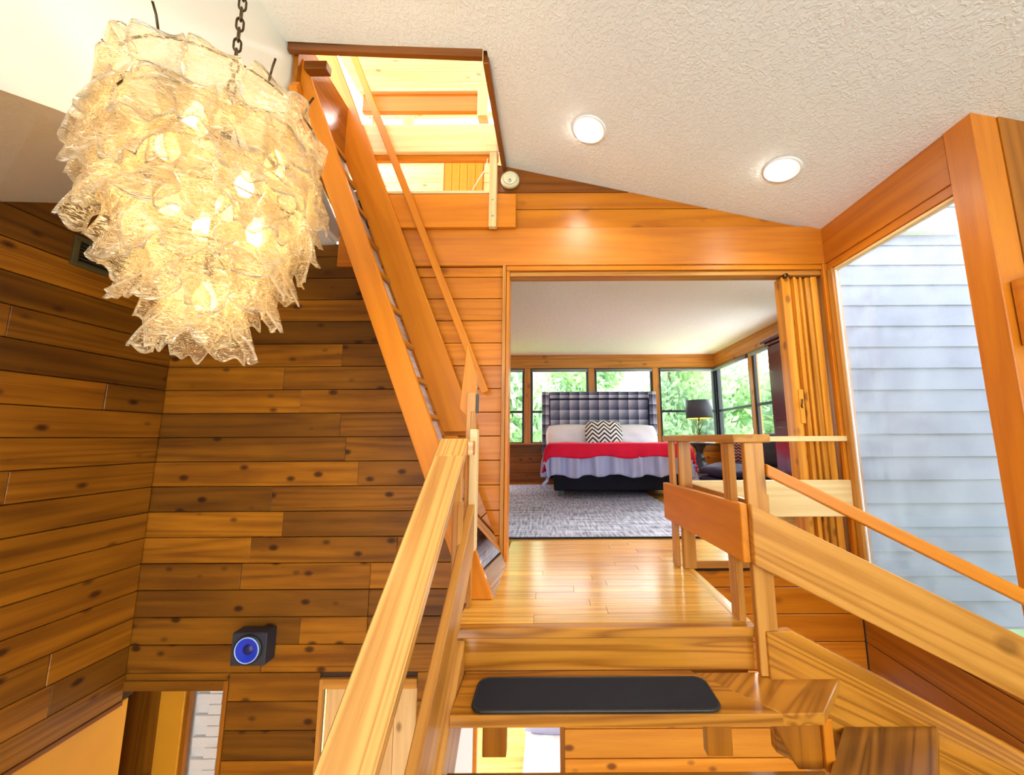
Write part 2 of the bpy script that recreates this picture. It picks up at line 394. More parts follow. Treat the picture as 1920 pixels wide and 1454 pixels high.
box('casing', (-1.578, YD - .03, -.828), (-.93, YD, -.765), 'honey', wall_low, 0)
box('casing', (-.69, YD - .03, -2.95), (-.665, YD, -.77), 'fir', wall_low, 2)
box('casing', (.055, YD - .035, -2.95), (.085, YD + .05, -.77), 'brown', wall_low, 2)
d2 = struct(link('door_2', None, None, None, Matrix.Translation((-1.25, YD + .03, -2.95))), 'pale wooden door below, half hidden by the left handrail', 'door')
for i in range(4):
    box('plank', (-1.575 + i * .16, YD + .02, -2.93), (-1.419 + i * .16, YD + .05, -.83), 'loft', d2, 2)
d3 = struct(box('door_3', (-.664, YD - .01, -2.93), (-.54, YD + .02, -.77), 'white', None, 2), 'narrow white door strip seen under the mat tread', 'door')
d4 = struct(box('white_floor_panel', (1.74, YD - .01, -2.93), (2.18, YD + .02, -.77), 'white', None, 2), 'white panel added for the pale lower floor between the right-hand treads', 'door')  # upright white panel standing in for the white floor below
box('backing', (-.54, YD, -2.95), (-.515, YD + .05, -.77), 'fir', wall_low, 2)

# left wall
wall_left = struct(link('wall_left', None, None, None, Matrix.Identity(4)), 'dark knotty board wall beside the chandelier', 'wall')
box('backing', (XL - .08, -2.5, -.90), (XL, YD + .06, 2.6), 'under', wall_left, bev=0)
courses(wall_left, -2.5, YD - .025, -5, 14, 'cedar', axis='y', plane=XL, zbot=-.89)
box('bottom_trim', (XL - .02, -2.5, -.925), (XL + .022, YD - .02, -.895), 'darktrim', wall_left, 1)
d1 = struct(box('wall_left_lower', (XL - .06, -2.5, -2.95), (XL - .02, YD + .055, -.92), 'orangepaint', None, 1, .004), 'plain orange painted wall panel below the left board wall', 'wall')

# ceilings
def sheet(name, pts, thick, mat, parent=None, bev=0):
    return slab(name, pts, (0, 0, thick), mat, parent, (0, 1, 0), bev)
c1 = struct(sheet('ceiling', [(x, y, CZ(x)) for x, y in ((XR, YD + .06), (-.36, YD + .06), (-.36, 1.87), (-1.82, 2.08), (-1.82, -2.5), (4.2, -2.5), (4.2, 1.7), (XR, 1.7))], .14, 'plaster'), 'sloped textured white ceiling with two recessed lights', 'ceiling')
# vertical white wall left of the ridge
struct(slab('wall_upper_left', [(-1.705, -2.5, .70), (-1.705, 1.0, 1.96), (-1.705, 1.13, 2.017), (-1.705, 2.538, 2.506), (-1.705, YD, 2.48), (-1.705, YD, 2.56), (-1.705, 2.22, 3.0), (-1.705, 2.12, 3.50), (-1.705, -2.5, 3.50)], (-.1, 0, 0), 'smooth', None, (0, 1, 0), 0), 'smooth white upright wall between ridge and low ceiling', 'wall')
box('ridge_corner_bead', (-1.70, 2.55, 2.47), (-1.69, YD - .03, 2.50), 'white', c1, 1, .002)
# low ceiling at left, falling towards the camera
bm = bmesh.new()
L1 = [(-1.75, -2.5, .70), (-1.75, 1.0, 1.96), (-1.75, 1.13, 2.017), (-1.75, 2.538, 2.506), (-1.75, YD + .02, 2.45)]
L2 = [(XL - .05, -2.5, .55), (XL - .05, 1.0, 1.60), (XL - .05, 1.83, 2.143), (XL - .05, 2.312, 2.455), (XL - .05, YD + .02, 2.42)]
va = [bm.verts.new(p) for p in L1]; vb = [bm.verts.new(p) for p in L2]
vc = [bm.verts.new((p[0], p[1], p[2] + .12)) for p in L1]; vd = [bm.verts.new((p[0], p[1], p[2] + .12)) for p in L2]
for i in range(4):
    bm.faces.new((va[i], va[i + 1], vb[i + 1], vb[i])); bm.faces.new((vc[i], vd[i], vd[i + 1], vc[i + 1]))
    bm.faces.new((va[i], vc[i], vc[i + 1], va[i + 1])); bm.faces.new((vb[i], vb[i + 1], vd[i + 1], vd[i]))
bm.faces.new((va[0], vb[0], vd[0], vc[0])); bm.faces.new((va[4], vc[4], vd[4], vb[4]))
struct(link('ceiling_low', tomesh(bm), 'plaster'), 'low textured plaster ceiling above the dark board wall', 'ceiling')

# right window wall
wall_right = struct(link('wall_right', None, None, None, Matrix.Identity(4)), 'window wall at right with orange header and post', 'wall')
box('header_board', (XR - .005, 1.84, 2.245), (XR + .06, YD, CZ(XR) + .03), 'header', wall_right, 1, .004)
box('window_head', (XR + .002, 1.84, 2.185), (XR + .05, YD - .06, 2.243), 'header', wall_right, 1)
box('window_head', (XR + .01, 1.84, 2.16), (XR + .05, YD - .06, 2.183), 'pale', wall_right, 1)
box('jamb', (XR - .03, YD - .055, -.3), (XR + .06, YD - .025, 2.244), 'fir', wall_right, 2)
box('jamb', (XR - .01, YD - .112, -.3), (XR + .05, YD - .06, 2.183), 'pale' if False else 'honey', wall_right, 2)
box('corner_post', (XR - .01, 1.70, -2.95), (XR + .12, 1.84, CZ(XR) + .03), 'header', wall_right, 2, .004)
box('corner_board', (XR - .02, YD - .022, 0), (XR + .0, YD, 2.244), 'fir', wall_right, 2)
box('jamb_return', (XR + .001, YD, -.3), (XR + .135, YD + .30, 2.6), 'honey', wall_right, 2, 0)
box('sill', (XR - .03, 1.84, -.23), (XR + .08, YD - .03, -.19), 'honey', wall_right, 1)
box('backing', (XR + .02, 1.84, -2.95), (XR + .08, YD + .06, -.2), 'under', wall_right, bev=0)
for k in range(-17, -1):
    za, zb = ZC(k) + .0025, min(ZC(k + 1) - .0025, -.232)
    if zb - za > .02: box('board', (XR, 1.845, za), (XR + .025, YD - .03, zb), 'brown', wall_right, 1)
for i in range(9):
    box('board', (XR + .12 + i * .2, 1.695 - rnd.uniform(0, .003), -2.95), (XR + .317 + i * .2, 1.72, CZ(XR + .2 + i * .2) + .05), 'brown', wall_right, 2)
win = struct(link('window_1', None, None, None, Matrix.Translation((XR + .03, 2.28, 1))), 'tall fixed window pane looking onto pale siding', 'window')
box('pane', (XR + .022, 1.83, -.2), (XR + .028, 2.71, 2.175), 'hazyglass', win, 1, 0)
box('glazing_bead', (XR + .012, 2.698, -.2), (XR + .022, 2.71, 2.16), 'white', win, 2, .001)

wf = struct(link('wall_front', None, None, None, Matrix.Identity(4)), 'unseen wall behind the camera with openings added for daylight', 'wall')
for lo, hi in (((-3.05, -2.6, -3), (-1.6, -2.5, 3.6)), ((3.4, -2.6, -3), (4.3, -2.5, 3.6)), ((-1.6, -2.6, -3), (3.4, -2.5, -2.7)), ((-1.6, -2.6, -1.0), (3.4, -2.5, 0)), ((-1.6, -2.6, 2.25), (3.4, -2.5, 3.6))):  # window openings are added out of view to let daylight in
    box('panel', lo, hi, 'smooth', wf, 0, 0)
struct(box('wall_far_right', (4.2, -2.6, -3), (4.3, 1.72, 3.0), 'smooth', None, 1, 0), 'side wall right of the camera', 'wall')

# exterior siding seen through that window
ext = struct(link('wall_exterior', None, None, None, Matrix.Identity(4)), 'pale lavender lap siding outside the tall window', 'wall')
M['siding'] = plain('lavender_grey_siding', (.155, .18, .285), .7, var=.12, vscale=2)
for k in range(-4, 18):
    slab('siding_board', [(XR + .14, YD + .17, ZC(k)), (5.2, YD + .17, ZC(k)), (5.2, YD + .185, ZC(k + 1) + .012), (XR + .14, YD + .185, ZC(k + 1) + .012)], (0, .016, 0), 'siding', ext, (1, 0, 0), .002)
struct(box('ground', (XR + .2, -6, -.66), (60, YD + .165, -.56), 'lawn', None, 0, 0), 'strip of lawn outside the tall window', 'grass')

# ---------------------------------------------------------------- bedroom shell
fl = struct(link('floor', None, None, None, Matrix.Identity(4)), 'golden oak bedroom floor and threshold', 'floor')
box('subfloor', (-1.5, YD + .56, -.1), (3.5, 7.7, 0), 'floor', fl, 0, 0)
ys = [2.79 + i * .0965 for i in range(7)]
for a, b in zip(ys, ys[1:]):
    cut = rnd.uniform(.2, 1.6)
    for xa, xb in ((-.34, cut), (cut, XR - .03)):
        box('floor_board', (xa + .0006, a + .0006, -.04), (xb - .0006, b - .0006, 0), 'floor', fl, 0, .0012)
box('nosing', (1.0, YD - .035, -.05), (XR - .03, YD - .012, -.001), 'honey', fl, 0)
box('subfloor', (-.34, 2.80, -.06), (XR, 3.38, -.041), 'under', fl, 0, 0)
bw = struct(link('wall_bedroom_back', None, None, None, Matrix.Identity(4)), 'far bedroom wall under and over the window band', 'wall')
YB = 7.6; XB = 3.46
bw2 = struct(link('wall_bedroom_right', None, None, None, Matrix.Identity(4)), 'bedroom side wall under and over the side windows', 'wall')
for za, zb in ((0, .19), (.193, .385), (.388, .58), (.583, .75)):
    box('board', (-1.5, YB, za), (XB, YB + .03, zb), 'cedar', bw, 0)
    box('board', (XB, 3.14, za), (XB + .03, YB - .01, zb), 'fir', bw2, 1)
box('backing', (-1.5, YB + .03, 0), (XB + .1, YB + .1, .75), 'under', bw, bev=0)
box('backing', (XB + .03, 3.14, 0), (XB + .1, YB, .75), 'under', bw2, bev=0)
box('sill', (-1.5, YB - .04, .75), (XB, YB + .1, .775), 'fir', bw, 0)
box('sill', (XB - .04, 3.14, .75), (XB + .1, YB - .041, .775), 'fir', bw2, 1)
box('header_board', (-1.5, YB - .02, 2.325), (XB, YB + .1, 2.615), 'honey', bw, 0)
box('header_board', (XB - .02, 3.14, 2.325), (XB + .1, YB - .021, 2.615), 'honey', bw2, 1)
for x in (-.47, .865, 2.205):
    box('mullion_post', (x - .065, YB - .015, .775), (x + .065, YB + .1, 2.325), 'honey', bw, 2)
box('mullion_post', (XB - .03, YB - .03, .775), (XB + .1, YB + .1, 2.325), 'black', bw, 2)
for y in (6.23, 5.0, 3.8):
    box('mullion_post', (XB - .015, y - .05, .775), (XB + .1, y + .05, 2.325), 'honey', bw2, 2)
struct(box('wall_bedroom_left', (-1.6, YD + .06, 0), (-1.5, YB + .1, 2.62), 'fir', None, 1, 0), 'bedroom side wall hidden beyond the doorway jamb', 'wall')
struct(box('wall_bedroom_front', (XR + .08, YD + .21, 0), (XB + .1, YD + .29, 2.62), 'smooth', None, 0, 0), 'bedroom front wall behind the folding door', 'wall')
struct(box('ceiling_bedroom', (-1.6, YD + .101, 2.615), (XB + .1, YB + .1, 2.70), 'plaster2', None, 0, 0), 'white plaster ceiling of the bedroom', 'ceiling')
wn = 2
def sash(x0, x1, axis):
    global wn
    lab = {2: 'leftmost bedroom window, cut off by the door jamb', 3: 'bedroom window left of the plaid headboard top', 4: 'bedroom window above the middle of the headboard', 5: 'wide bedroom window behind the black lamp', 6: 'side bedroom window next to the corner', 7: 'side bedroom window next to the red wardrobe', 8: 'side bedroom window hidden behind the wardrobe'}[wn]
    if axis == 'x': P = lambda a, d0, z0, b, d1, z1: ((a, YB + d0, z0), (b, YB + d1, z1)); g = 0; loc = ((x0 + x1) / 2, YB, .775)
    else: P = lambda a, d0, z0, b, d1, z1: ((XB + d0, a, z0), (XB + d1, b, z1)); g = 1; loc = (XB, (x0 + x1) / 2, .775)
    wd = struct(link('window_%d' % wn, None, None, None, Matrix.Translation(loc)), lab, 'window'); wn += 1
    f = .045
    box('frame_stile', *P(x0, .0, .776, x0 + f, .05, 2.324), 'black', wd, 2)
    box('frame_stile', *P(x1 - f, .0, .776, x1, .05, 2.324), 'black', wd, 2)
    box('frame_rail', *P(x0 + f, .0, .776, x1 - f, .05, .80), 'black', wd, g)
    box('frame_rail', *P(x0 + f, .0, 2.27, x1 - f, .05, 2.324), 'black', wd, g)
    box('meeting_rail', *P(x0 + f, .0, 1.395, x1 - f, .04, 1.44), 'black', wd, g)
    box('pane', *P(x0 + f, .03, .80, x1 - f, .034, 2.27), 'glass', wd, g, 0)
    if axis == 'x': tube('blind_roll', [(x0 + .02, YB - .045, 2.275), (x1 - .02, YB - .045, 2.275)], .032, M['greyblind'], wd, 12)
    else: tube('blind_roll', [(XB - .045, x0 + .02, 2.275), (XB - .045, x1 - .02, 2.275)], .032, M['greyblind'], wd, 12)
M['greyblind'] = plain('grey_blind', (.22, .24, .27), .4)
for a, b in ((-1.45, -.535), (-.405, .80), (.93, 2.14), (2.27, XB - .03)): sash(a, b, 'x')
for a, b in ((6.28, YB - .03), (5.05, 6.18), (3.85, 4.95)): sash(a, b, 'y')

# ---------------------------------------------------------------- loft above the hatch
loft = struct(link('wall_loft', None, None, None, Matrix.Identity(4)), 'bright pine board wall of the loft seen through the hatch', 'wall')
YF = 4.2
for k in range(0, 15):
    za = 2.80 + k * .125; zb = za + .1225
    if za > 4.42 and za < 4.98: continue
    if 3.80 < za < 4.3:
        box('board', (-2.4, YF, za), (-1.31, YF + .03, zb), 'loft', loft, 0); box('board', (-.82, YF, za), (.4, YF + .03, zb), 'loft', loft, 0)
    else: box('board', (-2.4, YF, za), (.4, YF + .03, zb), 'loft', loft, 0)
box('backing', (-2.4, YF + .03, 2.8), (.4, YF + .06, 4.42), 'under', loft, bev=0)
for a, b in ((-2.4, -2.3), (-1.87, -1.72), (-.2, .4)):
    box('mullion', (a, YF, 4.42), (b, YF + .06, 5.05), 'loft', loft, 2)
for i in range(5):
    box('closet_board', (-1.305 + i * .097, YF - .02, 3.80), (-1.211 + i * .097, YF + .02, 4.30), 'ladder', loft, 2)
box('casing', (-1.33, YF - .03, 3.78), (-1.306, YF, 4.33), 'loft', loft, 2)
box('casing', (-1.306, YF - .03, 4.305), (-.80, YF, 4.33), 'loft', loft, 0)
w9 = struct(link('window_9', None, None, None, Matrix.Translation((-1.2, YF, 4.42))), 'high loft window seen through the ceiling hatch', 'window')
for a, b in ((-2.3, -1.87), (-1.72, -.2)):
    box('frame_rail', (a, YF + .01, 4.98), (b, YF + .05, 5.05), 'loft', w9, 0); box('frame_rail', (a, YF + .01, 4.42), (b, YF + .05, 4.46), 'loft', w9, 0)
    box('pane', (a, YF + .03, 4.46), (b, YF + .034, 4.98), 'glass', w9, 0, 0)
lc = struct(link('ceiling_loft', None, None, None, Matrix.Identity(4)), 'pine board ceiling of the loft above the hatch', 'ceiling')
for i in range(22):
    y = 1.5 + i * .123
    box('board', (-2.4, y, 5.22), (.4, y + .1205, 5.245), 'loft', lc, 0)
struct(box('wall_loft_right', (.4, 1.5, 2.97), (.45, YF + .06, 5.24), 'loft', None, 1, 0), 'pine side wall of the loft', 'wall')
struct(box('wall_loft_front', (-1.82, 1.85, 3.60), (.45, 1.89, 4.3), 'loft', None, 0, 0), 'pine front wall of the loft above the hatch', 'wall')
struct(box('floor_loft', (-1.7, YD + .065, 2.74), (.45, YF, 2.80), 'loft', None, 0, 0), 'loft floor above the bedroom ceiling', 'floor')

# hatch trim
ht = thing('ceiling_hatch', 'dark wooden trim around the open ceiling hatch', 'hatch', (-1.0, 2.0, 3.25))
fa, fb = Vector((-1.705, 2.104, CZ(-1.705))), Vector((-.39, 1.897, CZ(-.39)))
slab('front_trim', [fa + Vector((0, 0, -.05)), fb + Vector((0, 0, -.05)), fb + Vector((0, 0, .22)), fa + Vector((0, 0, .22))], (.005, -.033, 0), 'darktrim', ht)
slab('side_trim', [(-.39, 1.905, CZ(-.39) - .05), (-.39, YD - .03, CZ(-.39) - .05), (-.39, YD - .03, CZ(-.39) + .22), (-.39, 1.905, CZ(-.39) + .22)], (.035, 0, 0), 'darktrim', ht)
slab('side_lining', [(-1.66, 2.12, 3.08), (-1.66, 2.26, 2.92), (-1.66, YD - .03, 2.58), (-1.66, YD - .03, 3.6), (-1.66, 2.12, 3.6)], (-.035, 0, 0), 'brown', ht, (0, 1, 0))
slab('lower_trim', [(-1.685, 2.09, 3.15), (-1.685, 2.30, 2.87), (-1.685, 2.33, 2.93), (-1.685, 2.12, 3.21)], (.05, 0, 0), 'ladder', ht, (0, .2, -.28))
box('cross_block', (-1.62, 2.12, 3.31), (-1.47, 2.18, 3.37), 'darktrim', ht)

# ================================================================== STAIRCASE
st = thing('staircase', 'open riser oak staircase with square landing before the bedroom', 'staircase', (.3, 1.6, -.9))
ys = [1.905 + i * .0885 for i in range(11)]
for i, (a, b) in enumerate(zip(ys, ys[1:])):
    cut = rnd.uniform(-.1, .6)
    for xa, xb in ((-.455, cut), (cut, .905)):
        box('landing_board', (xa + .0005, a + .0005, -.035), (xb - .0005, b - .0005, 0), 'floor', st, 0, .0012)
box('landing_edge', (.906, 1.905, -.045), (.965, 2.788, .001), 'floor', st, 1, .003)
box('landing_nosing', (-.462, 1.853, -.045), (.965, 1.904, .0), 'tread', st, 0, .005)
box('landing_joist', (-.455, 1.93, -.24), (.94, 2.78, -.046), 'brown', st, 0, 0)
box('riser', (-.42, 1.872, -.19), (.945, 1.90, -.046), 'tread', st, 0, .002)
def tread(z, x0, yb, yf, xn0, yn0, xn1, yn1, mt, t=.045):
    # front band and angled end, mitred like the photo
    slab('tread', [(x0, yb, z - t), (x0, yf, z - t), (xn0 - .16, yf, z - t), (xn0 - .16 - .26, yb, z - t)], (0, 0, t), mt, st, (1, 0, 0), .004)
    slab('tread', [(xn0 - .1595, yf, z - t), (xn0, yn0, z - t), (xn1, yn1, z - t), (xn0 - .4195, yn1, z - t)], (0, 0, t), mt, st, (xn1 - xn0, yn1 - yn0, 0), .004)
tread(-.19, -.40, 1.872, 1.592, 1.062, 1.597, 1.336, 1.853, 'tread')
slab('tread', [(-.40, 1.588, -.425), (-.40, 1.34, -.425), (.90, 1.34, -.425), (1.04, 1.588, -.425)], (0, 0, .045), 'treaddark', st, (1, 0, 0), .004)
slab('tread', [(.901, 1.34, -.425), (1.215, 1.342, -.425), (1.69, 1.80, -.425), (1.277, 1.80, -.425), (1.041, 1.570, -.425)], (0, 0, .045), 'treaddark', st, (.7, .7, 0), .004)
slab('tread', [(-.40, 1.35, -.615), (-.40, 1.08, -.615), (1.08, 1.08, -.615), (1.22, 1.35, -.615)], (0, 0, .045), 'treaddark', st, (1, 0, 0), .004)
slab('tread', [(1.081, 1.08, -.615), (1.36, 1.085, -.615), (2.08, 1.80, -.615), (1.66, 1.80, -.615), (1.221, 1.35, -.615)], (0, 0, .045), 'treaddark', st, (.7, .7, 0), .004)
for xa, xb in ((-.279, -.183), (.619, .722)):
    box('support_block', (xa, 1.65, -.38), (xb, 1.69, -.236), 'brown', st, 2)
    box('support_block', (xa, 1.42, -.57), (xb, 1.46, -.426), 'brown', st, 2)
slab('corner_support', [(.875, 1.645, -.236), (.975, 1.645, -.424), (1.075, 1.645, -.424), (1.075, 1.645, -.236)], (0, .03, 0), 'brown', st, (0, 0, 1))
box('corner_support', (1.076, 1.63, -.424), (1.115, 1.67, -.236), 'ladder', st, 2)
# far stringer of the turned flight
slab('stringer', [(.975, 1.80, .003), (1.088, 1.80, .009), (2.175, 1.80, -.551), (2.175, 1.80, -.93), (1.6, 1.80, -.80), (.975, 1.80, -.48)], (0, .04, 0), 'tread', st, (1.1, 0, -.56), .004)
# left stringer
slab('stringer', [(-.402, 1.86, -.05), (-.402, .7, -1.00), (-.402, .7, -1.32), (-.402, 1.86, -.37)], (-.045, 0, 0), 'honey', st, (0, 1, .8), .004)
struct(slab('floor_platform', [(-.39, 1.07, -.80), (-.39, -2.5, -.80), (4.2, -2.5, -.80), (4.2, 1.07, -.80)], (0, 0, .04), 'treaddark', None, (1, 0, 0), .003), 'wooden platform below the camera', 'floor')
struct(box('floor_lower', (-6.2, -2.6, -3.05), (5, 7, -2.95), 'dirtfloor', None, 0, 0), 'honey floor of the storey below', 'floor')

# ---- railings
rl = thing('stair_railing', 'left stair handrail with broad pale cap and lower plank', 'railing', (-.46, 1.5, -.3))
def inclined(name, x0, x1, ya, za, yb, zb, h, mat, par, bev=.004):
    """board running in the YZ plane: top edge from (ya,za) to (yb,zb), vertical depth h"""
    return slab(name, [(x0, ya, za), (x0, yb, zb), (x0, yb, zb - h), (x0, ya, za - h)], (x1 - x0, 0, 0), mat, par, (0, yb - ya, zb - za), bev)
inclined('handrail_cap', -.54, -.40, 1.73, .802, .55, -.197, .05, 'cap', rl)
inclined('handrail_cap', -.54, -.40, 1.83, .882, 1.732, .803, .05, 'cap', rl)
box('cap_return', (-.40, 1.795, .80), (-.372, 1.84, .868), 'cap', rl, 0)
inclined('lower_plank', -.44, -.40, 2.04, .57, .6, -.64, .25, 'honey', rl)
for y, top in ((1.88, .82), (2.12, 1.28)):
    box('post_board', (-.485, y, 0.001), (-.447, y + .045, top), 'honey', rl, 2)
    box('post_board', (-.445 if y < 2 else -.445, y - .06, .001), (-.425, y - .022, top - .25), 'honey', rl, 2)
box('newel_board', (-.435, 2.0, .30), (-.395, 2.06, .93), 'pale', rl, 2)  # paler wood paints in the lit edge of the newel
box('newel_board', (-.47, 2.065, .30), (-.42, 2.10, 1.14), 'honey', rl, 2)
slab('newel_brace', [(-.52, 2.10, 1.05), (-.43, 2.10, .95), (-.425, 2.10, 1.24), (-.485, 2.10, 1.44)], (0, .035, 0), 'ladder', rl, (0, 0, 1))
box('latch', (-.418, 2.07, 1.02), (-.405, 2.085, 1.13), 'black', rl, 2, .002)

rr = thing('stair_railing', 'right stair railing with wide planks, newel posts and sloping handrail', 'railing', (1.0, 1.85, -.19))
cx0 = Vector((.885, 2.76, .853)); 
slab('cap', [(.83, 2.76, .853), (1.0, 2.76, .853), (1.075, 1.815, .853), (.885, 1.80, .853)], (0, 0, .04), 'honey', rr, (0, 1, 0), .004)
box('newel_post', (.942, 1.812, -.188), (1.035, 1.85, .852), 'honey', rr, 2, .004)
box('newel_post', (.905, 1.90, .002), (.938, 1.985, .852), 'honey', rr, 2, .004)
box('newel_post', (.865, 2.66, .002), (.89, 2.75, .852), 'honey', rr, 2, .004)
box('newel_post', (.90, 2.62, .002), (.985, 2.66, .852), 'honey', rr, 2, .004)
slab('level_plank', [(.86, 2.775, .553), (.928, 1.797, .568), (.928, 1.797, .302), (.86, 2.775, .303)], (-.035, 0, 0), 'ladder', rr, (0, 1, 0), .004)
slab('inner_plank', [(1.00, 2.70, .553), (1.03, 1.87, .553), (1.03, 1.87, .40), (1.00, 2.70, .40)], (.03, 0, 0), 'honey', rr, (0, 1, 0), .004)
slab('sloping_plank', [(.93, 1.765, .57), (2.18, 1.765, -.05), (2.18, 1.765, -.325), (.928, 1.765, .303)], (0, .04, 0), 'honey', rr, (1.25, 0, -.62), .004)
slab('sloping_handrail', [(1.036, 1.80, .752), (2.25, 1.63, .105), (2.25, 1.63, .035), (1.036, 1.80, .695)], (.007, .05, 0), 'ladder', rr, (1.21, -.17, -.64), .005)
box('bracket_block', (1.05, 1.86, .50), (1.07, 1.90, .60), 'honey', rr, 2)

gr = thing('guard_rail', 'pale level guard rail across the folded door at floor edge', 'railing', (1.6, 2.77, 0))
box('top_rail', (.99, 2.74, .845), (2.19, 2.78, .884), 'pale', gr, 0, .004)
box('plank', (.99, 2.75, .308), (2.19, 2.785, .565), 'pale', gr, 0, .004)

# ================================================================== LADDER
ld = thing('ship_ladder', 'steep orange ship ladder rising from landing to hatch', 'ladder', (-.4, 2.5, 0))
def ladder_side(name, y0, y1, e0, slope, wid, ztop, zbot=0.002):
    # front edge X = e0 - z/slope ; horizontal width wid
    pts = [(e0 - zbot / slope, y0, zbot), (e0 - ztop / slope, y0, ztop), (e0 - wid - ztop / slope, y0, ztop), (e0 - wid - zbot / slope, y0, zbot)]
    slab(name, pts, (0, y1 - y0, 0), 'ladder', ld, (-1 / slope, 0, 1), .004)
ladder_side('stringer', 2.16, 2.20, -.319, 2.565, .15, 3.55)
ladder_side('stringer', 2.70, 2.74, -.170, 2.52, .245, 4.2, .93)
ladder_side('foot_stringer', 2.70, 2.74, -.325, 2.54, .10, .90)
M['lavender'] = wood('lavender_sheen_board', (.44, .38, .42), (.66, .60, .66), rough=.2, tint=(.75, 1.15), rings=.3, coat=.6)  # lavender is bluish daylight reflected off the riser wood, put into its colour
for i in range(13):
    z = .26 + i * .262
    xf = -.40 - z / 2.54
    box('tread', (xf - .055, 2.202, z - .035), (xf, 2.698, z), 'tread', ld, 1)
    z0, z1 = z - .262, z - .036
    slab('riser', [(-.435 - z0 / 2.54, 2.202, z0), (-.435 - z0 / 2.54, 2.698, z0), (-.435 - z1 / 2.54, 2.698, z1), (-.435 - z1 / 2.54, 2.202, z1)], (-.015, 0, -.006), 'lavender', ld, (0, 1, 0), .002)
pz = .62
slab('clear_cover', [(-.322, 2.165, .004), (-.322, 2.698, .004), (-.322 - pz / 2.54, 2.698, pz), (-.322 - pz / 2.54, 2.165, pz)], (.007, 0, .003), 'acrylic', ld, (0, 1, 0), 0)
# wall side handrail
def rail_pt(x, z, y=2.70): return Vector((x, y, z))
ra, rb = Vector((-.455, 2.68, 1.225)), Vector((-1.62, 2.68, 4.10))
dirv = (rb - ra).normalized(); perp = Vector((0, 1, 0)).cross(dirv).normalized()
slab('handrail', [ra, rb, rb - perp * .055, ra - perp * .055], (0, .035, 0), 'ladder', ld, dirv, .004)

# loft guard above the wall
lg = thing('loft_railing', 'loft guard rail of wide planks behind the ceiling hatch', 'railing', (-.9, 2.76, 2.87))
box('toe_board', (-1.36, 2.735, 2.553), (-.268, 2.772, 2.842), 'ladder', lg, 0, .004)
box('ledge', (-1.60, 2.735, 2.848), (-.43, 2.88, 2.872), 'pale', lg, 0, .003)
box('post', (-.478, 2.69, 2.53), (-.418, 2.733, 3.18), 'pale', lg, 2, .004)
box('middle_plank', (-1.60, 2.75, 3.235), (-.425, 2.79, 3.49), 'pale', lg, 0, .004)  # light on the plank's front face is put in by paler wood
box('middle_plank', (-1.60, 2.793, 3.19), (-.425, 2.83, 3.42), 'ladder', lg, 0, .004)
box('top_plank', (-1.60, 2.80, 3.66), (-.60, 2.84, 3.83), 'ladder', lg, 0, .004)
box('top_cap', (-1.62, 2.77, 3.825), (-.60, 2.90, 3.86), 'pale', lg, 0, .004)
box('end_block', (-.60, 2.74, 3.56), (-.515, 2.83, 3.84), 'pale', lg, 2, .004)
box('post', (-1.54, 2.86, 2.88), (-1.48, 2.92, 3.82), 'pale', lg, 2, .004)
for x in (-.447,):
    for z in (2.62, 2.76):
        lathe('bolt', [(0, .006), (.008, .005), (.009, 0)], (x, 2.69, z), 'metal', lg, 10, Matrix.Rotation(math.pi / 2, 4, 'X'))
tube('cord', [(-.50, 2.73, 3.15), (-.52, 2.73, 3.05), (-.58, 2.73, 2.95), (-.62, 2.74, 2.88)], .004, 'white', lg, 6)

# ================================================================== CHANDELIER
CH = Vector((-1.188, 1.214, 0))
ch = thing('chandelier', 'tiered chandelier of rippled glass leaves hanging on a bronze chain', 'chandelier', (CH.x, CH.y, 1.16))
def make_leaf(seed, wid, ln):
    r = random.Random(seed)
    ph = [r.uniform(0, 6.28) for _ in range(6)]
    def fn(u, v):
        s = v                                   # 0 top .. 1 bottom
        prof = math.sin(min(1, (s * .9 + .10) * 1.02) * math.pi * .93) ** .5
        hw = wid / 2 * (.35 + .75 * prof) * (1 + .12 * math.sin(9 * s + ph[0]) + .08 * math.sin(17 * s + ph[1]))
        x = (u - .5) * 2 * hw
        z = .05 - s * ln + .018 * math.sin(u * 11 + ph[2]) * s + .02 * math.sin(u * 5 + ph[3]) * s
        if s > .7: z -= .05 * (s - .7) / .3 * (.5 + .5 * math.sin(u * 10 + ph[4]))
        y = .018 * math.sin(u * 5 + s * 6 + ph[5]) + .05 * s * s - .35 * x * x / wid
        return Vector((x, -y, z)), Vector((0, 1, 0))
    me = solid_sheet(14, 18, fn, .007); me.materials.append(M['leafglass']); return me
leaves = [make_leaf(11 + i, rnd.uniform(.145, .175), 1.0) for i in range(6)]
ring_mesh = {}
tiers = [(2.075, .292, 13, .30), (1.935, .290, 14, .28), (1.80, .252, 13, .27), (1.665, .202, 10, .26), (1.53, .148, 8, .24), (1.405, .085, 6, .235)]
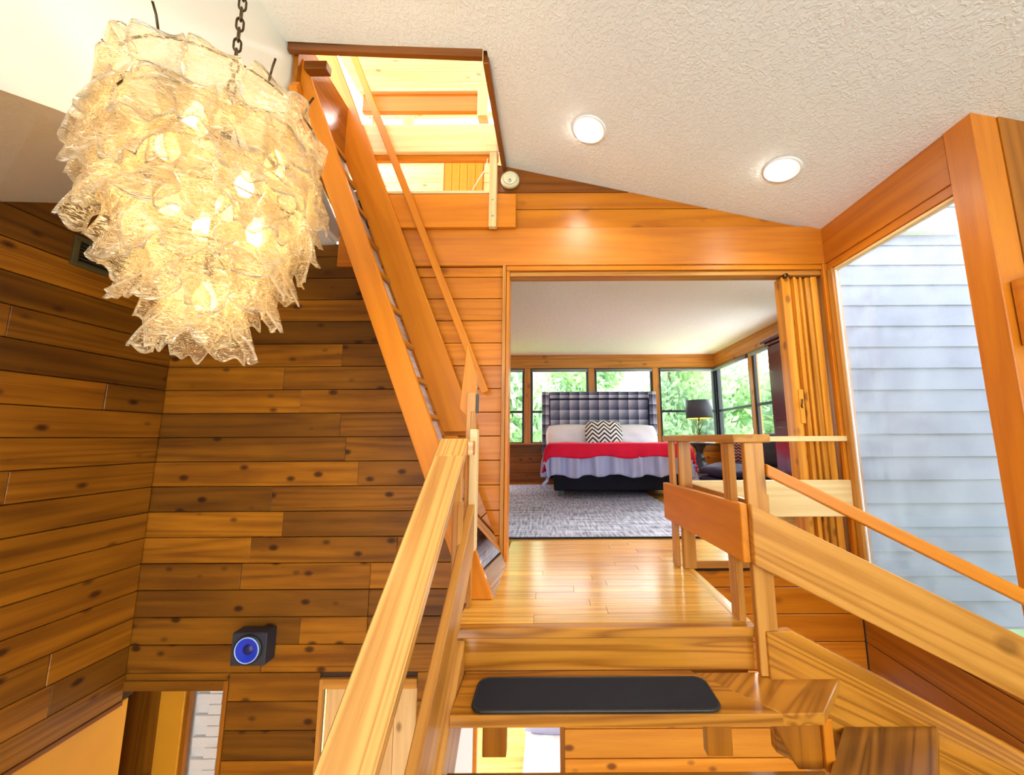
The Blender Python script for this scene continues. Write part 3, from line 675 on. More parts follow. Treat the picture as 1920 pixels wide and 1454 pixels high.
for ti, (z, r, n, ln) in enumerate(tiers):
    tube('hoop', [(CH.x + (r - .02) * math.cos(a), CH.y + (r - .02) * math.sin(a), z) for a in [2 * math.pi * k / 28 for k in range(28)]], .004, 'bronze', ch, 6, True)
    for k in range(3):
        a = ti * .5 + k * 2.094
        tube('spoke', [(CH.x, CH.y, z + .02), (CH.x + (r - .02) * math.cos(a), CH.y + (r - .02) * math.sin(a), z)], .003, 'bronze', ch, 5)
    for k in range(n):
        a = 2 * math.pi * (k + .5 * (ti % 2)) / n + rnd.uniform(-.05, .05)
        tilt = rnd.uniform(-.05, .06) + (.06 if ti < 2 else -.02)
        W = Matrix.Translation((CH.x + r * math.cos(a), CH.y + r * math.sin(a), z + rnd.uniform(-.012, .012))) @ Matrix.Rotation(a + math.pi / 2 + rnd.uniform(-.12, .12), 4, 'Z') @ Matrix.Rotation(tilt, 4, 'X') @ Matrix.Diagonal((rnd.uniform(.9, 1.08) * (1.0 if ti < 4 else .82), 1, ln * rnd.uniform(.93, 1.08), 1))
        lf = link('glass_leaf', leaves[rnd.randrange(6)], None, ch, W)
for k in range(13):        # wire hooks above the top hoop
    a = 2 * math.pi * k / 13
    if k % 2 == 0:
        c, s = math.cos(a), math.sin(a)
        tube('hook', [(CH.x + .28 * c, CH.y + .28 * s, 2.075), (CH.x + .295 * c, CH.y + .295 * s, 2.12), (CH.x + .31 * c, CH.y + .31 * s, 2.145)], .0035, 'bronze', ch, 5)
lathe('stem', [(.0, 1.30), (.012, 1.30), (.014, 1.5), (.01, 1.9), (.022, 2.08), (.03, 2.11), (.018, 2.15), (.008, 2.17), (0, 2.17)], (CH.x, CH.y, 0), 'bronze', ch, 12)
bulb_me = None
for z, r, n, a0 in ((1.90, .16, 4, .3), (1.66, .12, 4, 1.0), (1.36, .0, 1, 0)):
    for k in range(n):
        a = a0 + 2 * math.pi * k / n
        p = (CH.x + r * math.cos(a), CH.y + r * math.sin(a), z)
        if bulb_me is None:
            b0 = lathe('bulb', [(0, -.045), (.018, -.042), (.030, -.02), (.032, 0), (.024, .028), (.014, .045), (.013, .06), (0, .062)], p, 'bulb', ch, 14); bulb_me = b0.data
        else: link('bulb', bulb_me, None, ch, Matrix.Translation(p))
# chain links up to the sloped ceiling
lk = []
for k in range(16):
    a = 2 * math.pi * k / 16
    lk.append((.011 * math.cos(a), 0, .021 * math.sin(a) + (.008 if math.sin(a) > 0 else -.008)))
link_me = tube_mesh(lk, .0038, 7, True); link_me.materials.append(M['bronze'])
z = 2.19; i = 0
while z < CZ(CH.x) - .05:
    link('chain_link', link_me, None, ch, Matrix.Translation((CH.x, CH.y, z)) @ Matrix.Rotation(.6 + (i % 2) * math.pi / 2, 4, 'Z')); z += .046; i += 1
lathe('ceiling_canopy', [(0, -.06), (.02, -.055), (.05, -.03), (.065, 0), (0, 0)], (CH.x, CH.y, CZ(CH.x)), 'bronze', ch, 24)
def lamp(name, kind, loc, energy, col, size=.05, spot=None):
    l = bpy.data.lights.new(name, kind); l.energy = energy; l.color = col; l.shadow_soft_size = size
    o = bpy.data.objects.new(name, l); COL.objects.link(o); o.location = loc
    if spot: l.spot_size = spot; l.spot_blend = .6
    return o
for z, e in ((1.88, 11), (1.62, 7), (1.34, 2.2)):
    lamp('chandelier_glow', 'POINT', (CH.x, CH.y, z), e, (1, .74, .40), .06)

# ================================================================== small fixtures
def recessed(x, y, label):
    z = CZ(x); rot = Matrix.Rotation(math.atan(.2317), 4, 'Y')
    t = thing('recessed_light', label, 'ceiling light', (x, y, z), 'recessed ceiling lights')
    W = Matrix.Translation((x, y, z - .002)) @ rot
    def put(nm, prof, mt):
        o = lathe(nm, prof, (0, 0, 0), mt, t, 40); o.matrix_basis = W; WM[o] = W
    put('trim_ring', [(.118, .0), (.117, -.006), (.104, -.009), (.092, -.004), (.09, .0), (.118, .0)], 'white')
    # eyeball lens tilted to hang level
    o = lathe('lens', [(0, -.022), (.06, -.020), (.078, -.012), (.082, .002), (0, .002)], (x - .012, y + .01, z - .006), 'lamp_lens', t, 40)
    lamp('downlight', 'SPOT', (x, y, z - .05), 24, (1, .9, .74), .09, 2.3)
recessed(.28, 2.27, 'round recessed ceiling light nearer the hatch')
recessed(1.588, 2.28, 'round recessed ceiling light nearer the window wall')

sd = thing('smoke_detector', 'cream round smoke detector beside the ceiling hatch', 'smoke detector', (-.319, YD - .03, 3.0))
M['cream'] = plain('aged_cream_plastic', (.72, .68, .42), .45)
RX = Matrix.Rotation(math.pi / 2, 4, 'X')
lathe('body', [(0, .045), (.05, .043), (.062, .036), (.072, .022), (.078, .0), (0, 0)], (-.319, YD - .045, 2.985), 'cream', sd, 32, RX)
lathe('test_button', [(0, .05), (.012, .049), (.014, .042), (0, .042)], (-.319, YD - .045, 2.955), 'metal', sd, 14, RX)
tube('vent_ring', [(-.319 + .058 * math.cos(a), YD - .083, 2.985 + .058 * math.sin(a)) for a in [2 * math.pi * k / 24 for k in range(24)]], .0025, M['greyblind'], sd, 5, True)

vt = thing('wall_vent', 'dark framed air vent high on the left board wall', 'vent', (XL + .02, 2.3, 1.955))
M['ventframe'] = plain('bronze_vent_frame', (.10, .075, .025), .5)
for lo, hi, g in (((XL + .022, 2.13, 1.955), (XL + .04, 2.56, 1.982), 1), ((XL + .022, 2.13, 2.12), (XL + .04, 2.56, 2.146), 1), ((XL + .022, 2.13, 1.983), (XL + .04, 2.158, 2.119), 2), ((XL + .022, 2.532, 1.983), (XL + .04, 2.56, 2.119), 2)):
    box('frame_bar', lo, hi, 'ventframe', vt, g, .002)
box('back_plate', (XL + .02, 2.15, 1.97), (XL + .024, 2.54, 2.13), 'black', vt, 1, 0)
for i in range(6):
    z = 1.995 + i * .021
    slab('louver', [(XL + .025, 2.16, z), (XL + .025, 2.53, z), (XL + .036, 2.53, z - .01), (XL + .036, 2.16, z - .01)], (.001, 0, .002), 'ventframe', vt, (0, 1, 0), 0)

sp = thing('wall_speaker', 'black cube loudspeaker with blue cone on board wall', 'speaker', (-2.05, 2.75, -.63))
M['spkbody'] = plain('charcoal_speaker_cabinet', (.025, .03, .045), .45)
M['spkblue'] = plain('blue_speaker_cone', (.004, .035, .50), .35)
M['spkring'] = plain('pale_blue_ring', (.35, .55, .95), .3)
box('cabinet', (-2.165, 2.70, -.628), (-1.93, 2.797, -.420), 'spkbody', sp, 2, .006)
cc = (-2.047, 2.698, -.524)
lathe('surround', [(.096, .0), (.094, .010), (.084, .012), (.081, .0)], cc, 'black', sp, 36, RX)
lathe('ring', [(.083, .0), (.083, .014), (.077, .016), (.074, .0)], cc, 'spkring', sp, 36, RX)
lathe('cone', [(.076, .012), (.07, .012), (.05, .006), (.034, .002), (0, .001)], cc, 'spkblue', sp, 36, RX)
M['spkdark'] = plain('navy_dust_cap', (.004, .01, .10), .4)
lathe('dust_cap', [(.034, .002), (.025, .009), (.012, .012), (0, .013)], cc, 'spkdark', sp, 24, RX)
bpy.context.view_layer.update()

# mat on the first tread
M['mat'] = plain('black_carpet', (.010, .012, .02), .95, bump=.5, bscale=500)
def rrect(x0, y0, x1, y1, r, n=6):
    out = []
    for cxx, cyy, a0 in ((x1 - r, y1 - r, 0), (x0 + r, y1 - r, 90), (x0 + r, y0 + r, 180), (x1 - r, y0 + r, 270)):
        for i in range(n + 1):
            a = math.radians(a0 + 90 * i / n); out.append((cxx + r * math.cos(a), cyy + r * math.sin(a)))
    return out
mt = thing('stair_mat', 'black rounded carpet mat on the top stair tread', 'mat', (.18, 1.69, -.19))
rp = rrect(-.318, 1.600, .672, 1.80, .045)
slab('pile', [(x, y, -.189) for x, y in rp], (0, 0, .012), 'mat', mt, (1, 0, 0), .003)
tube('binding', [(x, y, -.181) for x, y in rp], .006, M['black'], mt, 6, True)

# folding door stacked at the right of the opening
fd = thing('folding_door', 'golden wooden accordion door folded against the window wall', 'folding door', (2.03, YD + .05, 0))
x = 1.872; i = 0
box('lead_panel', (1.862, YD - .01, .012), (1.925, YD + .09, 2.155), 'accordion', fd, 2, .004)
xs = [1.928, 1.958, 1.982, 2.012, 2.034, 2.058, 2.098, 2.15]
for i, (a, b) in enumerate(zip(xs, xs[1:])):
    d = (.02, -.012, .015, -.004, .02, .0, -.012)[i]
    box('fold_panel', (a, YD + d, .012), (b - .004, YD + .085, 2.155), 'accordion', fd, 2, .005)
box('latch_plate', (1.905, YD - .022, .98), (1.94, YD - .01, 1.24), 'accordion', fd, 2, .003)
tube('latch_pull', [(1.915, YD - .03, 1.10), (1.90, YD - .045, 1.11), (1.91, YD - .045, 1.15), (1.92, YD - .03, 1.16)], .006, 'bronze', fd, 6)
lathe('roller', [(0, .02), (.018, .018), (.02, 0), (.018, -.018), (0, -.02)], (1.885, YD - .02, 2.155), 'bronze', fd, 14, RX)

# wooden box on the wall at the far right
bx = thing('wall_box', 'small wooden box fixed to the wall at right frame edge', 'box', (2.3, 1.64, 1.3))
box('body', (2.225, 1.60, 1.30), (2.50, 1.694, 1.62), 'header', bx, 0, .004)
box('front_panel', (2.215, 1.58, 1.29), (2.51, 1.598, 1.63), 'header', bx, 0, .003)

# ================================================================== BEDROOM CONTENTS
def fabric(name, col, rough=.9, bump=.3, scale=200):
    return plain(name, col, rough, bump=bump, bscale=scale, spec=.2)
def rug_mat():
    m, N, L, p = mat_new('blue_grey_woven_rug'); p.inputs['Roughness'].default_value = .95
    tc = N.new('ShaderNodeTexCoord')
    def nz(v, s, d=3):
        q = N.new('ShaderNodeVectorMath'); q.operation = 'MULTIPLY'; q.inputs[1].default_value = v; L.new(tc.outputs['Object'], q.inputs[0])
        n = N.new('ShaderNodeTexNoise'); n.inputs['Scale'].default_value = s; n.inputs['Detail'].default_value = d; L.new(q.outputs[0], n.inputs['Vector']); return n.outputs['Fac']
    a = nz((34, .9, 1), 1.6); b = nz((5, 45, 1), 1.0); c = nz((60, 60, 1), 2)
    s = N.new('ShaderNodeMath'); s.operation = 'ADD'; L.new(a, s.inputs[0]); L.new(b, s.inputs[1])
    s2 = N.new('ShaderNodeMath'); s2.operation = 'ADD'; L.new(s.outputs[0], s2.inputs[0]); L.new(c, s2.inputs[1])
    r = N.new('ShaderNodeValToRGB'); r.color_ramp.elements[0].position = .40; r.color_ramp.elements[1].position = .58
    r.color_ramp.elements[0].color = (.06, .07, .14, 1); r.color_ramp.elements[1].color = (.64, .68, .84, 1)
    d = N.new('ShaderNodeMath'); d.operation = 'DIVIDE'; d.inputs[1].default_value = 3; L.new(s2.outputs[0], d.inputs[0])
    L.new(d.outputs[0], r.inputs['Fac']); L.new(r.outputs['Color'], p.inputs['Base Color'])
    return m
M['rug'] = rug_mat()
rg = thing('rug', 'blue grey striped woven rug on the bedroom floor', 'rug', (.1, 5, 0))
box('weave', (-1.4, 3.40, .001), (1.50, 7.1, .014), 'rug', rg, 1, .002)
box('edge_binding', (-1.4, 3.378, .001), (1.50, 3.399, .015), 'mat', rg, 0, .002)

def plaid():
    m, N, L, p = mat_new('navy_grey_plaid_fabric'); p.inputs['Roughness'].default_value = .9
    tc = N.new('ShaderNodeTexCoord'); sx = N.new('ShaderNodeSeparateXYZ'); L.new(tc.outputs['Object'], sx.inputs[0])
    def saw(out, cell):
        q = N.new('ShaderNodeMath'); q.operation = 'DIVIDE'; q.inputs[1].default_value = cell; L.new(out, q.inputs[0])
        f = N.new('ShaderNodeMath'); f.operation = 'FRACT'; L.new(q.outputs[0], f.inputs[0]); return f.outputs[0]
    a = saw(sx.outputs['X'], .197); b = saw(sx.outputs['Z'], .197)
    inv = N.new('ShaderNodeMath'); inv.operation = 'SUBTRACT'; inv.inputs[0].default_value = 1; L.new(a, inv.inputs[1])
    mu = N.new('ShaderNodeMath'); mu.operation = 'MULTIPLY'; L.new(inv.outputs[0], mu.inputs[0]); L.new(b, mu.inputs[1])
    b2 = N.new('ShaderNodeMath'); b2.operation = 'MULTIPLY'; b2.inputs[1].default_value = .55; L.new(b, b2.inputs[0])
    i2 = N.new('ShaderNodeMath'); i2.operation = 'MULTIPLY'; i2.inputs[1].default_value = .6; L.new(inv.outputs[0], i2.inputs[0])
    ad = N.new('ShaderNodeMath'); ad.operation = 'ADD'; L.new(b2.outputs[0], ad.inputs[0]); L.new(i2.outputs[0], ad.inputs[1])
    r = N.new('ShaderNodeValToRGB'); r.color_ramp.elements[0].position = .1; r.color_ramp.elements[1].position = 1.0
    r.color_ramp.elements[0].color = (.02, .025, .055, 1); r.color_ramp.elements[1].color = (.70, .72, .82, 1)
    e = r.color_ramp.elements.new(.5); e.color = (.16, .18, .27, 1)
    h = N.new('ShaderNodeMath'); h.operation = 'MULTIPLY'; h.inputs[1].default_value = .85; L.new(ad.outputs[0], h.inputs[0])
    L.new(h.outputs[0], r.inputs['Fac']); L.new(r.outputs['Color'], p.inputs['Base Color'])
    return m
M['plaid'] = plaid()
M['duvet'] = fabric('lavender_grey_duvet', (.44, .46, .70), bump=.15, scale=60)
M['throw'] = fabric('crimson_plush', (.72, .012, .05), bump=.5, scale=120)
M['blackfab'] = fabric('black_bed_fabric', (.012, .012, .02))
M['whitefab'] = fabric('white_cotton', (.80, .80, .84), bump=.1, scale=30)

bed = thing('bed', 'king bed with plaid tufted headboard and black base', 'bed', (1.0, 6.4, 0))
HX0, HX1, HY = -.165, 2.125, 7.40
def hb(u, v):
    x = (u - .5) * 1.96; z = v * 1.52
    cx_, cz_ = math.sin(math.pi * x / .197), math.sin(math.pi * z / .197)
    return Vector((x, -.022 * (abs(cx_) * abs(cz_)) ** .45, z))
panel = gridmesh(90, 70, hb)
HC = (HX0 + HX1) / 2
hbd = box('headboard', (HX0 + .01, HY, .10), (HX1 - .01, HY + .07, 1.79), 'blackfab', bed, 2, .01)
link('tufted_panel', panel, 'plaid', hbd, Matrix.Translation((HC, HY - .03, .25)))
for lo, hi, g in (((HX0, HY - .07, .10), (HX0 + .15, HY + .03, 1.80), 2), ((HX1 - .15, HY - .07, .10), (HX1, HY + .03, 1.80), 2), ((HX0 + .15, HY - .07, 1.66), (HX1 - .15, HY + .03, 1.80), 0)):
    o = box('padded_border', lo, hi, 'plaid', hbd, g, .015)
tube('piping', [(HX0 + .16, HY - .075, .5), (HX0 + .16, HY - .075, 1.65), (HX1 - .16, HY - .075, 1.65), (HX1 - .16, HY - .075, .5)], .013, M['blackfab'], hbd, 8)
box('base', (.05, 5.62, .10), (1.95, 7.36, .36), 'blackfab', bed, 0, .02)
for x in (.16, 1.84):
    for y in (5.75, 7.2): box('leg', (x - .04, y - .04, .014), (x + .04, y + .04, .10), 'black', bed, 2)
box('mattress', (.02, 5.52, .36), (1.98, 7.33, .70), 'whitefab', bed, 0, .05)
def drape(name, x0, x1, y0, y1, zt, ox, oy, amp, freq, mat, par, hem=.0, thick=.02, nu=110, nv=70):
    W2 = (x1 - x0); H2 = (y1 - y0)
    def fn(u, v):
        a = -ox + u * (W2 + 2 * ox); b = -oy + v * (H2 + oy)
        dx = -a if a < 0 else (a - W2 if a > W2 else 0); dy = -b if b < 0 else 0
        drop = math.hypot(dx, dy)
        px = x0 + min(max(a, 0), W2); py = y0 + max(b, 0)
        s = (a * dy + b * dx) / drop if drop > 1e-6 else a
        rip = amp * min(1, drop * 4) * (math.sin(freq * s) + .5 * math.sin(freq * 2.3 * s + 1.3))
        out = .05 + .10 * drop + rip
        if drop > 0:
            nx, ny = ((-1 if a < 0 else 1) * dx / drop, -dy / drop); e = min(1, drop * 12)
            px += nx * out * e; py += ny * out * e
        z = zt - max(0, drop - .02) + .012 * math.sin(7 * a + 3 * b) * math.sin(5 * b) + hem * math.sin(freq * .7 * s) * min(1, drop * 3)
        z = max(z, .05)
        return Vector((px, py, z)), (Vector((0, 0, 1)) if drop < .02 else Vector((nx if drop > 0 else 0, ny if drop > 0 else 0, .3)).normalized())
    return link(name, solid_sheet(nu, nv, fn, thick), mat, par)
tag(drape('duvet', .0, 2.0, 5.50, 7.0, .735, .42, .42, .05, 21, 'duvet', None, .02), 'lavender grey duvet hanging in folds off the bed foot', 'duvet')
tag(drape('throw_blanket', -.01, 2.01, 5.455, 6.35, .79, .38, .21, .02, 14, 'throw', None, .02, .02, 90, 30), 'crimson plush throw across the foot of the bed', 'blanket')
def pillow(name, w_, h_, t_, loc, tilt, mat, label, yaw=0, group=None, par=None, n=26):
    def fn(u, v, sgn):
        a, b = u * 2 - 1, v * 2 - 1
        pinch = 1 - .06 * (a * a) * (b * b) * 2
        prof = max(0, (1 - abs(a) ** 2.6) * (1 - abs(b) ** 2.6)) ** .5
        wr = 1 + .06 * math.sin(a * 7 + b * 5) + .04 * math.sin(b * 11)
        ex = 1 - .07 * (1 - b * b); ey = 1 - .07 * (1 - a * a)
        return Vector((a * w_ / 2 * ey * pinch / .95, sgn * t_ / 2 * prof * wr, b * h_ / 2 * ex * pinch / .95))
    bm = bmesh.new(); G = []
    for sgn in (1, -1):
        g = [[bm.verts.new(fn(i / n, j / n, sgn)) for j in range(n + 1)] for i in range(n + 1)]; G.append(g)
        for i in range(n):
            for j in range(n): bm.faces.new((g[i][j], g[i + 1][j], g[i + 1][j + 1], g[i][j + 1]) if sgn < 0 else (g[i][j], g[i][j + 1], g[i + 1][j + 1], g[i + 1][j]))
    bmesh.ops.remove_doubles(bm, verts=bm.verts, dist=1e-5)
    W = Matrix.Translation(loc) @ Matrix.Rotation(yaw, 4, 'Z') @ Matrix.Rotation(tilt, 4, 'X')
    o = link(name, tomesh(bm, True), mat, par, W)
    return tag(o, label, 'pillow', group) if label else o
pillow('pillow', .92, .50, .24, (.40, 7.17, .90), -.35, 'whitefab', 'white pillow at the left of the bed head', 0, 'white bed pillows')
pillow('pillow', .92, .50, .24, (1.58, 7.17, .89), -.35, 'whitefab', 'white pillow at the right of the bed head', 0, 'white bed pillows')
def chevron(name, c1_, c2_, sx_, sz_):
    m, N, L, p = mat_new(name); p.inputs['Roughness'].default_value = .9
    tc = N.new('ShaderNodeTexCoord'); s = N.new('ShaderNodeSeparateXYZ'); L.new(tc.outputs['Object'], s.inputs[0])
    def mth(op, a, b=None):
        q = N.new('ShaderNodeMath'); q.operation = op
        if isinstance(a, (int, float)): q.inputs[0].default_value = a
        else: L.new(a, q.inputs[0])
        if b is not None:
            if isinstance(b, (int, float)): q.inputs[1].default_value = b
            else: L.new(b, q.inputs[1])
        return q.outputs[0]
    zig = mth('PINGPONG', s.outputs['X'], sx_)
    st_ = mth('FRACT', mth('DIVIDE', mth('ADD', s.outputs['Z'], zig), sz_))
    r = N.new('ShaderNodeValToRGB'); r.color_ramp.interpolation = 'CONSTANT'
    r.color_ramp.elements[0].color = (*c1_, 1); r.color_ramp.elements[1].position = .55; r.color_ramp.elements[1].color = (*c2_, 1)
    L.new(st_, r.inputs['Fac']); L.new(r.outputs['Color'], p.inputs['Base Color']); return m
M['chev'] = chevron('black_cream_chevron_fabric', (.85, .84, .75), (.015, .018, .04), .11, .085)
cp = pillow('throw_pillow', .66, .52, .2, (1.0, 6.95, .95), -.4, 'chev', 'black and white chevron pillow in the middle of the bed')

# nightstand and lamp
ns = thing('pedestal_table', 'black turned pedestal side table beside the bed', 'side table', (2.80, 7.0, 0))
lathe('top', [(0, .745), (.27, .745), (.28, .755), (.28, .775), (.27, .785), (0, .785)], (2.80, 7.0, 0), 'black', ns, 36)
lathe('pedestal', [(.0, .05), (.12, .05), (.13, .09), (.07, .14), (.075, .18), (.14, .26), (.16, .33), (.13, .40), (.08, .46), (.095, .49), (.08, .52), (.06, .58), (.075, .66), (.12, .72), (.13, .745), (0, .745)], (2.80, 7.0, 0), 'black', ns, 28)
lathe('foot', [(0, .014), (.21, .014), (.22, .03), (.20, .05), (0, .05)], (2.80, 7.0, 0), 'black', ns, 28)
lp = thing('table_lamp', 'black drum shade lamp with twisted wire base by the window', 'lamp', (2.82, 7.0, .785))
M['shade'] = plain('charcoal_lampshade', (.045, .05, .065), .6)
shd = lathe('shade', [(.225, 1.235), (.238, 1.235), (.238, 1.575), (.225, 1.575), (.225, 1.235)], (2.83, 7.0, 0), 'shade', lp, 40)
M['gold'] = plain('gold_lampshade_lining', (.85, .60, .06), .35)
lathe('shade_lining', [(.2245, 1.237), (.2245, 1.573)], (2.83, 7.0, 0), 'gold', shd, 40)
for k in range(5):
    a = k * 1.257
    pts = [(2.82 + .10 * math.cos(a + t * 1.2) * (1 - 2 * t) , 7.0 + .10 * math.sin(a + t * 1.2) * (1 - 2 * t), .79 + .40 * t) for t in [i / 10 for i in range(11)]]
    tube('wire', pts, .006, 'bronze', lp, 6)
lathe('base_plate', [(0, .786), (.09, .786), (.09, .797), (0, .799)], (2.82, 7.0, 0), 'bronze', lp, 24)
lathe('socket', [(0, 1.18), (.02, 1.18), (.02, 1.26), (0, 1.26)], (2.82, 7.0, 0), 'bronze', lp, 12)
lathe('bulb', [(0, 1.26), (.025, 1.28), (.04, 1.33), (.03, 1.37), (0, 1.385)], (2.82, 7.0, 0), 'bulb', lp, 14)
lamp('table_lamp_glow', 'POINT', (2.83, 7.0, 1.42), 6, (1, .82, .4), .04)

# chaise with cushions
chs = thing('chaise', 'dark padded chaise under the bedroom side windows', 'chaise', (2.95, 5.6, 0))
M['chaise'] = fabric('dark_plum_velvet', (.03, .028, .06), bump=.4, scale=40)
box('seat_base', (2.42, 5.05, .12), (3.36, 6.3, .27), 'chaise', chs, 1, .03)
for x in (2.5, 3.28):
    for y in (5.13, 6.22): box('leg', (x - .03, y - .03, .001), (x + .03, y + .03, .12), 'black', chs, 2)
o = pillow('seat_cushion', 1.22, .92, .26, (2.90, 5.68, .36), math.pi / 2, 'chaise', None, math.pi / 2, None, chs)
M['floral'] = chevron('dark_red_cream_pattern', (.02, .012, .015), (.50, .20, .16), .03, .05)
pillow('throw_pillow', .5, .46, .18, (3.02, 5.95, .66), -.5, 'floral', 'dark patterned pillow leaning on the chaise nearer the lamp', -.7)
M['charcoal'] = fabric('charcoal_velvet', (.055, .06, .07))
pillow('throw_pillow', .55, .50, .2, (3.22, 5.30, .70), -.4, 'charcoal', 'plain charcoal pillow on the chaise beside the red wardrobe', -1.1)

# wardrobe
wr = thing('wardrobe', 'tall dark red wardrobe beside the folding door', 'wardrobe', (3.1, 4.3, 0))
M['redwood'] = plain('dark_red_lacquer', (.12, .008, .006), .22, coat=.4)
box('carcass', (2.87, 3.85, .06), (3.40, 4.74, 2.06), 'redwood', wr, 2, .006)
box('plinth', (2.86, 3.84, .001), (3.40, 4.75, .06), 'redwood', wr, 1, .004)
box('cornice', (2.84, 3.83, 2.061), (3.40, 4.77, 2.10), 'redwood', wr, 1, .008)
box('cornice', (2.80, 3.80, 2.101), (3.405, 4.80, 2.15), 'redwood', wr, 1, .012)
for a, b in ((3.87, 4.29), (4.30, 4.72)):
    d = box('door', (2.852, a, .10), (2.869, b, 2.04), 'redwood', wr, 2, .004)
    box('door_panel', (2.842, a + .06, .2), (2.851, b - .06, 1.0), 'redwood', d, 2, .008)
    box('door_panel', (2.842, a + .06, 1.08), (2.851, b - .06, 1.95), 'redwood', d, 2, .008)

# ================================================================== LOWER STOREY
lb = thing('bed', 'lower storey bed glimpsed between the open stair treads', 'bed', (-.35, 4.6, -2.95))
def chk():
    m, N, L, p = mat_new('pale_blue_checked_cotton'); p.inputs['Roughness'].default_value = .9
    tc = N.new('ShaderNodeTexCoord'); c = N.new('ShaderNodeTexChecker'); c.inputs['Scale'].default_value = 9
    c.inputs['Color1'].default_value = (.72, .75, .85, 1); c.inputs['Color2'].default_value = (.88, .89, .93, 1)
    L.new(tc.outputs['Object'], c.inputs['Vector']); L.new(c.outputs['Color'], p.inputs['Base Color']); return m
M['check'] = chk()
box('base', (-.28, 3.35, -2.93), (1.2, 5.3, -2.62), 'blackfab', lb, 1, .02)
link('mattress', drape('tmp', -.24, 1.2, 3.4, 4.35, -2.30, .12, .2, .01, 12, 'check', None, 0, .02, 40, 30).data, None, lb) if False else box('mattress', (-.29, 3.33, -2.62), (1.21, 5.32, -2.33), 'check', lb, 1, .06)
pillow('pillow', .75, .5, .22, (.05, 4.72, -2.20), -1.1, 'duvet', 'grey crumpled pillow on the lower storey bed')
pw = struct(link('wall_lower_passage', None, None, None, Matrix.Identity(4)), 'white painted brick strip in the lower doorway', 'wall')
M['brickwhite'] = plain('white_painted_brick', (.80, .77, .72), .7, bump=.3, bscale=80)
box('mortar', (-4.2, 3.302, -2.95), (-2.0, 3.34, -.5), 'brickwhite', pw, 0, 0)
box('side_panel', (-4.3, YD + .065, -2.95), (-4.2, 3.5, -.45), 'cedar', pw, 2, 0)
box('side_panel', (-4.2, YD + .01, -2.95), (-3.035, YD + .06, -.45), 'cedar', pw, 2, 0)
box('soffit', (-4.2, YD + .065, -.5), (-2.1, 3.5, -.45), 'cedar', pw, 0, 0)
brick_me = None
for r_ in range(29):
    z = -2.94 + r_ * .078
    for c_ in range(4):
        xx = -2.855 + c_ * .205 + (.1 if r_ % 2 else 0)
        if xx + .2 > -2.1: continue
        if brick_me is None:
            o = box('brick', (xx, 3.27, z), (xx + .2, 3.305, z + .073), 'brickwhite', pw, 0, .004); brick_me = o.data; bo = WM[o].translation.copy(); bc = (xx, z)
        else:
            W = WM[o].copy(); W.translation = bo + Vector((xx - bc[0], 0, z - bc[1])); link('brick', brick_me, None, pw, W)
dl = thing('panel_door', 'pair of orange brown door boards in the lower left doorway', 'door', (-3.1, 3.25, -2.95))
box('board', (-3.42, 3.26, -2.95), (-3.15, 3.30, -.55), 'brown', dl, 2)
box('board', (-3.148, 3.25, -2.95), (-3.105, 3.29, -.55), 'brown', dl, 2)
box('board', (-3.09, 3.21, -2.95), (-2.90, 3.25, -.55), 'orangepaint', dl, 2)
box('board', (-2.898, 3.22, -2.95), (-2.862, 3.26, -.55), 'brown', dl, 2)
tube('door_handle', [(-3.12, 3.22, -1.70), (-3.16, 3.18, -1.72), (-3.20, 3.18, -1.78)], .012, M['white'], dl, 8)

# ================================================================== OUTSIDE
def leafmat():
    m, N, L, p = mat_new('pale_green_leaf'); N.remove(p)
    tc = N.new('ShaderNodeTexCoord'); n = N.new('ShaderNodeTexNoise'); n.inputs['Scale'].default_value = .8; L.new(tc.outputs['Object'], n.inputs['Vector'])
    r = N.new('ShaderNodeValToRGB'); r.color_ramp.elements[0].position = .35; r.color_ramp.elements[1].position = .65
    r.color_ramp.elements[0].color = (.34, .50, .34, 1); r.color_ramp.elements[1].color = (.52, .68, .38, 1); L.new(n.outputs['Fac'], r.inputs['Fac'])
    a = N.new('ShaderNodeBsdfDiffuse'); b = N.new('ShaderNodeBsdfTranslucent'); mx = N.new('ShaderNodeMixShader'); mx.inputs['Fac'].default_value = .5
    for q in (a, b): L.new(r.outputs['Color'], q.inputs['Color'])
    L.new(a.outputs[0], mx.inputs[1]); L.new(b.outputs[0], mx.inputs[2]); L.new(mx.outputs[0], N['Material Output'].inputs['Surface']); return m
M['leaf'] = leafmat()
M['bark'] = plain('grey_brown_bark', (.12, .09, .06), .9, bump=.6, bscale=20)
struct(box('ground_garden', (-40, YB + .2, -1.3), (60, 60, -1.2), 'lawn', None, 0, 0), 'lawn behind the bedroom windows', 'grass')
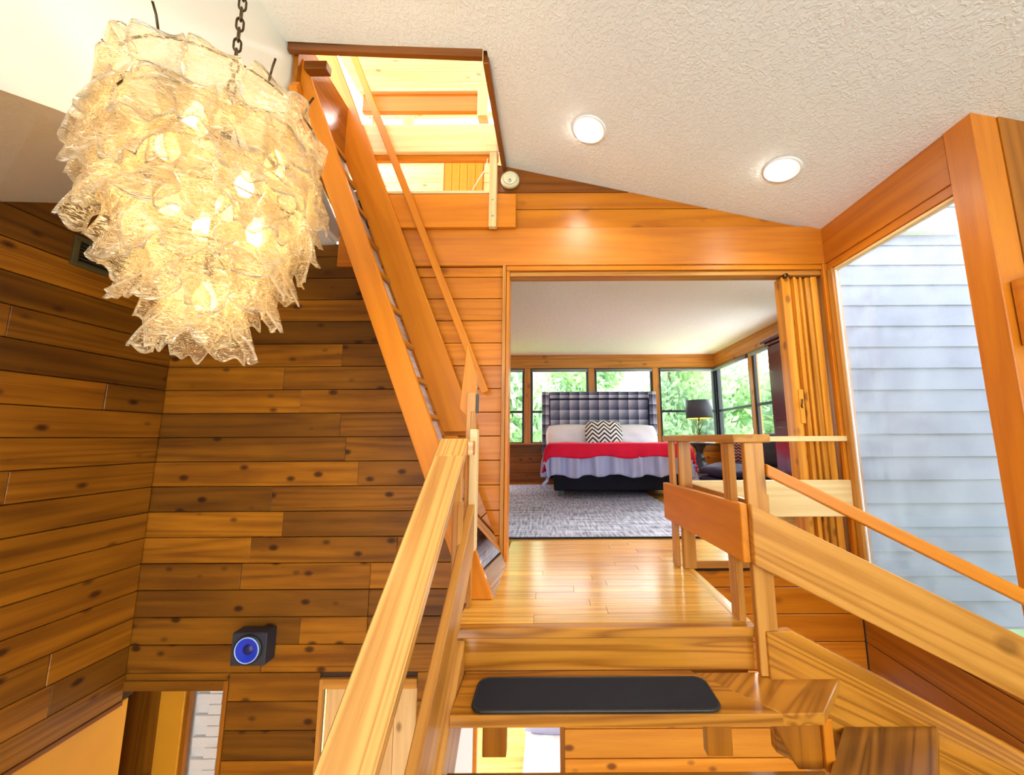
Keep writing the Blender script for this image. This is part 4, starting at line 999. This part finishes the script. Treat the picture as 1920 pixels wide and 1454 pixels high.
def crown_mesh(seed, n):
    r = random.Random(seed); bm = bmesh.new()
    blobs = [(Vector((r.uniform(-1.5, 1.5), r.uniform(-1.5, 1.5), r.uniform(-2.6, 2.2))), r.uniform(.8, 1.5)) for _ in range(14)]
    for _ in range(n):
        c, rad = blobs[r.randrange(14)]
        d = Vector((r.gauss(0, 1), r.gauss(0, 1), r.gauss(0, 1))).normalized() * rad * r.uniform(.6, 1.05)
        p = c + d; a = Vector((r.gauss(0, 1), r.gauss(0, 1), r.gauss(0, 1))).normalized(); b = a.orthogonal().normalized(); s = r.uniform(.10, .2)
        vs = [bm.verts.new(p + a * s), bm.verts.new(p + b * s * .5), bm.verts.new(p - a * s), bm.verts.new(p - b * s * .5)]
        bm.faces.new(vs)
    me = bpy.data.meshes.new('mesh'); bm.to_mesh(me); bm.free(); me.materials.append(M['leaf']); return me
crowns = [crown_mesh(3, 9000), crown_mesh(8, 9000)]
trunk_me = tube_mesh([(0, 0, -4.5), (.05, 0, -2), (-.05, .05, 0), (0, 0, 1.5)], [.22, .16, .12, .05], 8); trunk_me.materials.append(M['bark'])
labs = ['leafy tree outside the leftmost bedroom window', 'leafy tree outside behind the left part of the headboard', 'leafy tree outside above the headboard centre', 'leafy tree outside just left of the lamp', 'leafy tree outside directly behind the lamp shade', 'leafy tree outside the corner of the bedroom windows', 'leafy tree outside the side window by the mullion', 'leafy tree outside the side window near the wardrobe']
spots = [(-4.4, 20.5), (-1.3, 14.0), (2.2, 20.5), (4.6, 14.0), (9.0, 20.0), (10.6, 14.2), (15.2, 17.0), (13.4, 8.6)]
for i, ((x, y), lb_) in enumerate(zip(spots, labs)):
    t = thing('garden_tree', lb_, 'tree', (x, y, -1.2), 'trees outside the bedroom windows')
    W = Matrix.Translation((x, y, 2.3 + .3 * (i % 3))) @ Matrix.Rotation(i * 1.3, 4, 'Z') @ Matrix.Diagonal((1.05, 1.05, 1.2, 1))
    link('crown', crowns[i % 2], None, t, W)
    link('trunk', trunk_me, None, t, Matrix.Translation((x, y, 2.0)))
# loft side glazing: a tree outside the sliver left of the ladder
t = thing('garden_tree', 'tree glimpsed high up left of the ladder stringer', 'tree', (-7.5, 7.0, -1.2))
link('crown', crowns[0], None, t, Matrix.Translation((-7.5, 8.0, 8.2)))
link('trunk', trunk_me, None, t, Matrix.Translation((-7.5, 8.0, 5.5)) @ Matrix.Diagonal((1, 1, 1.5, 1)))
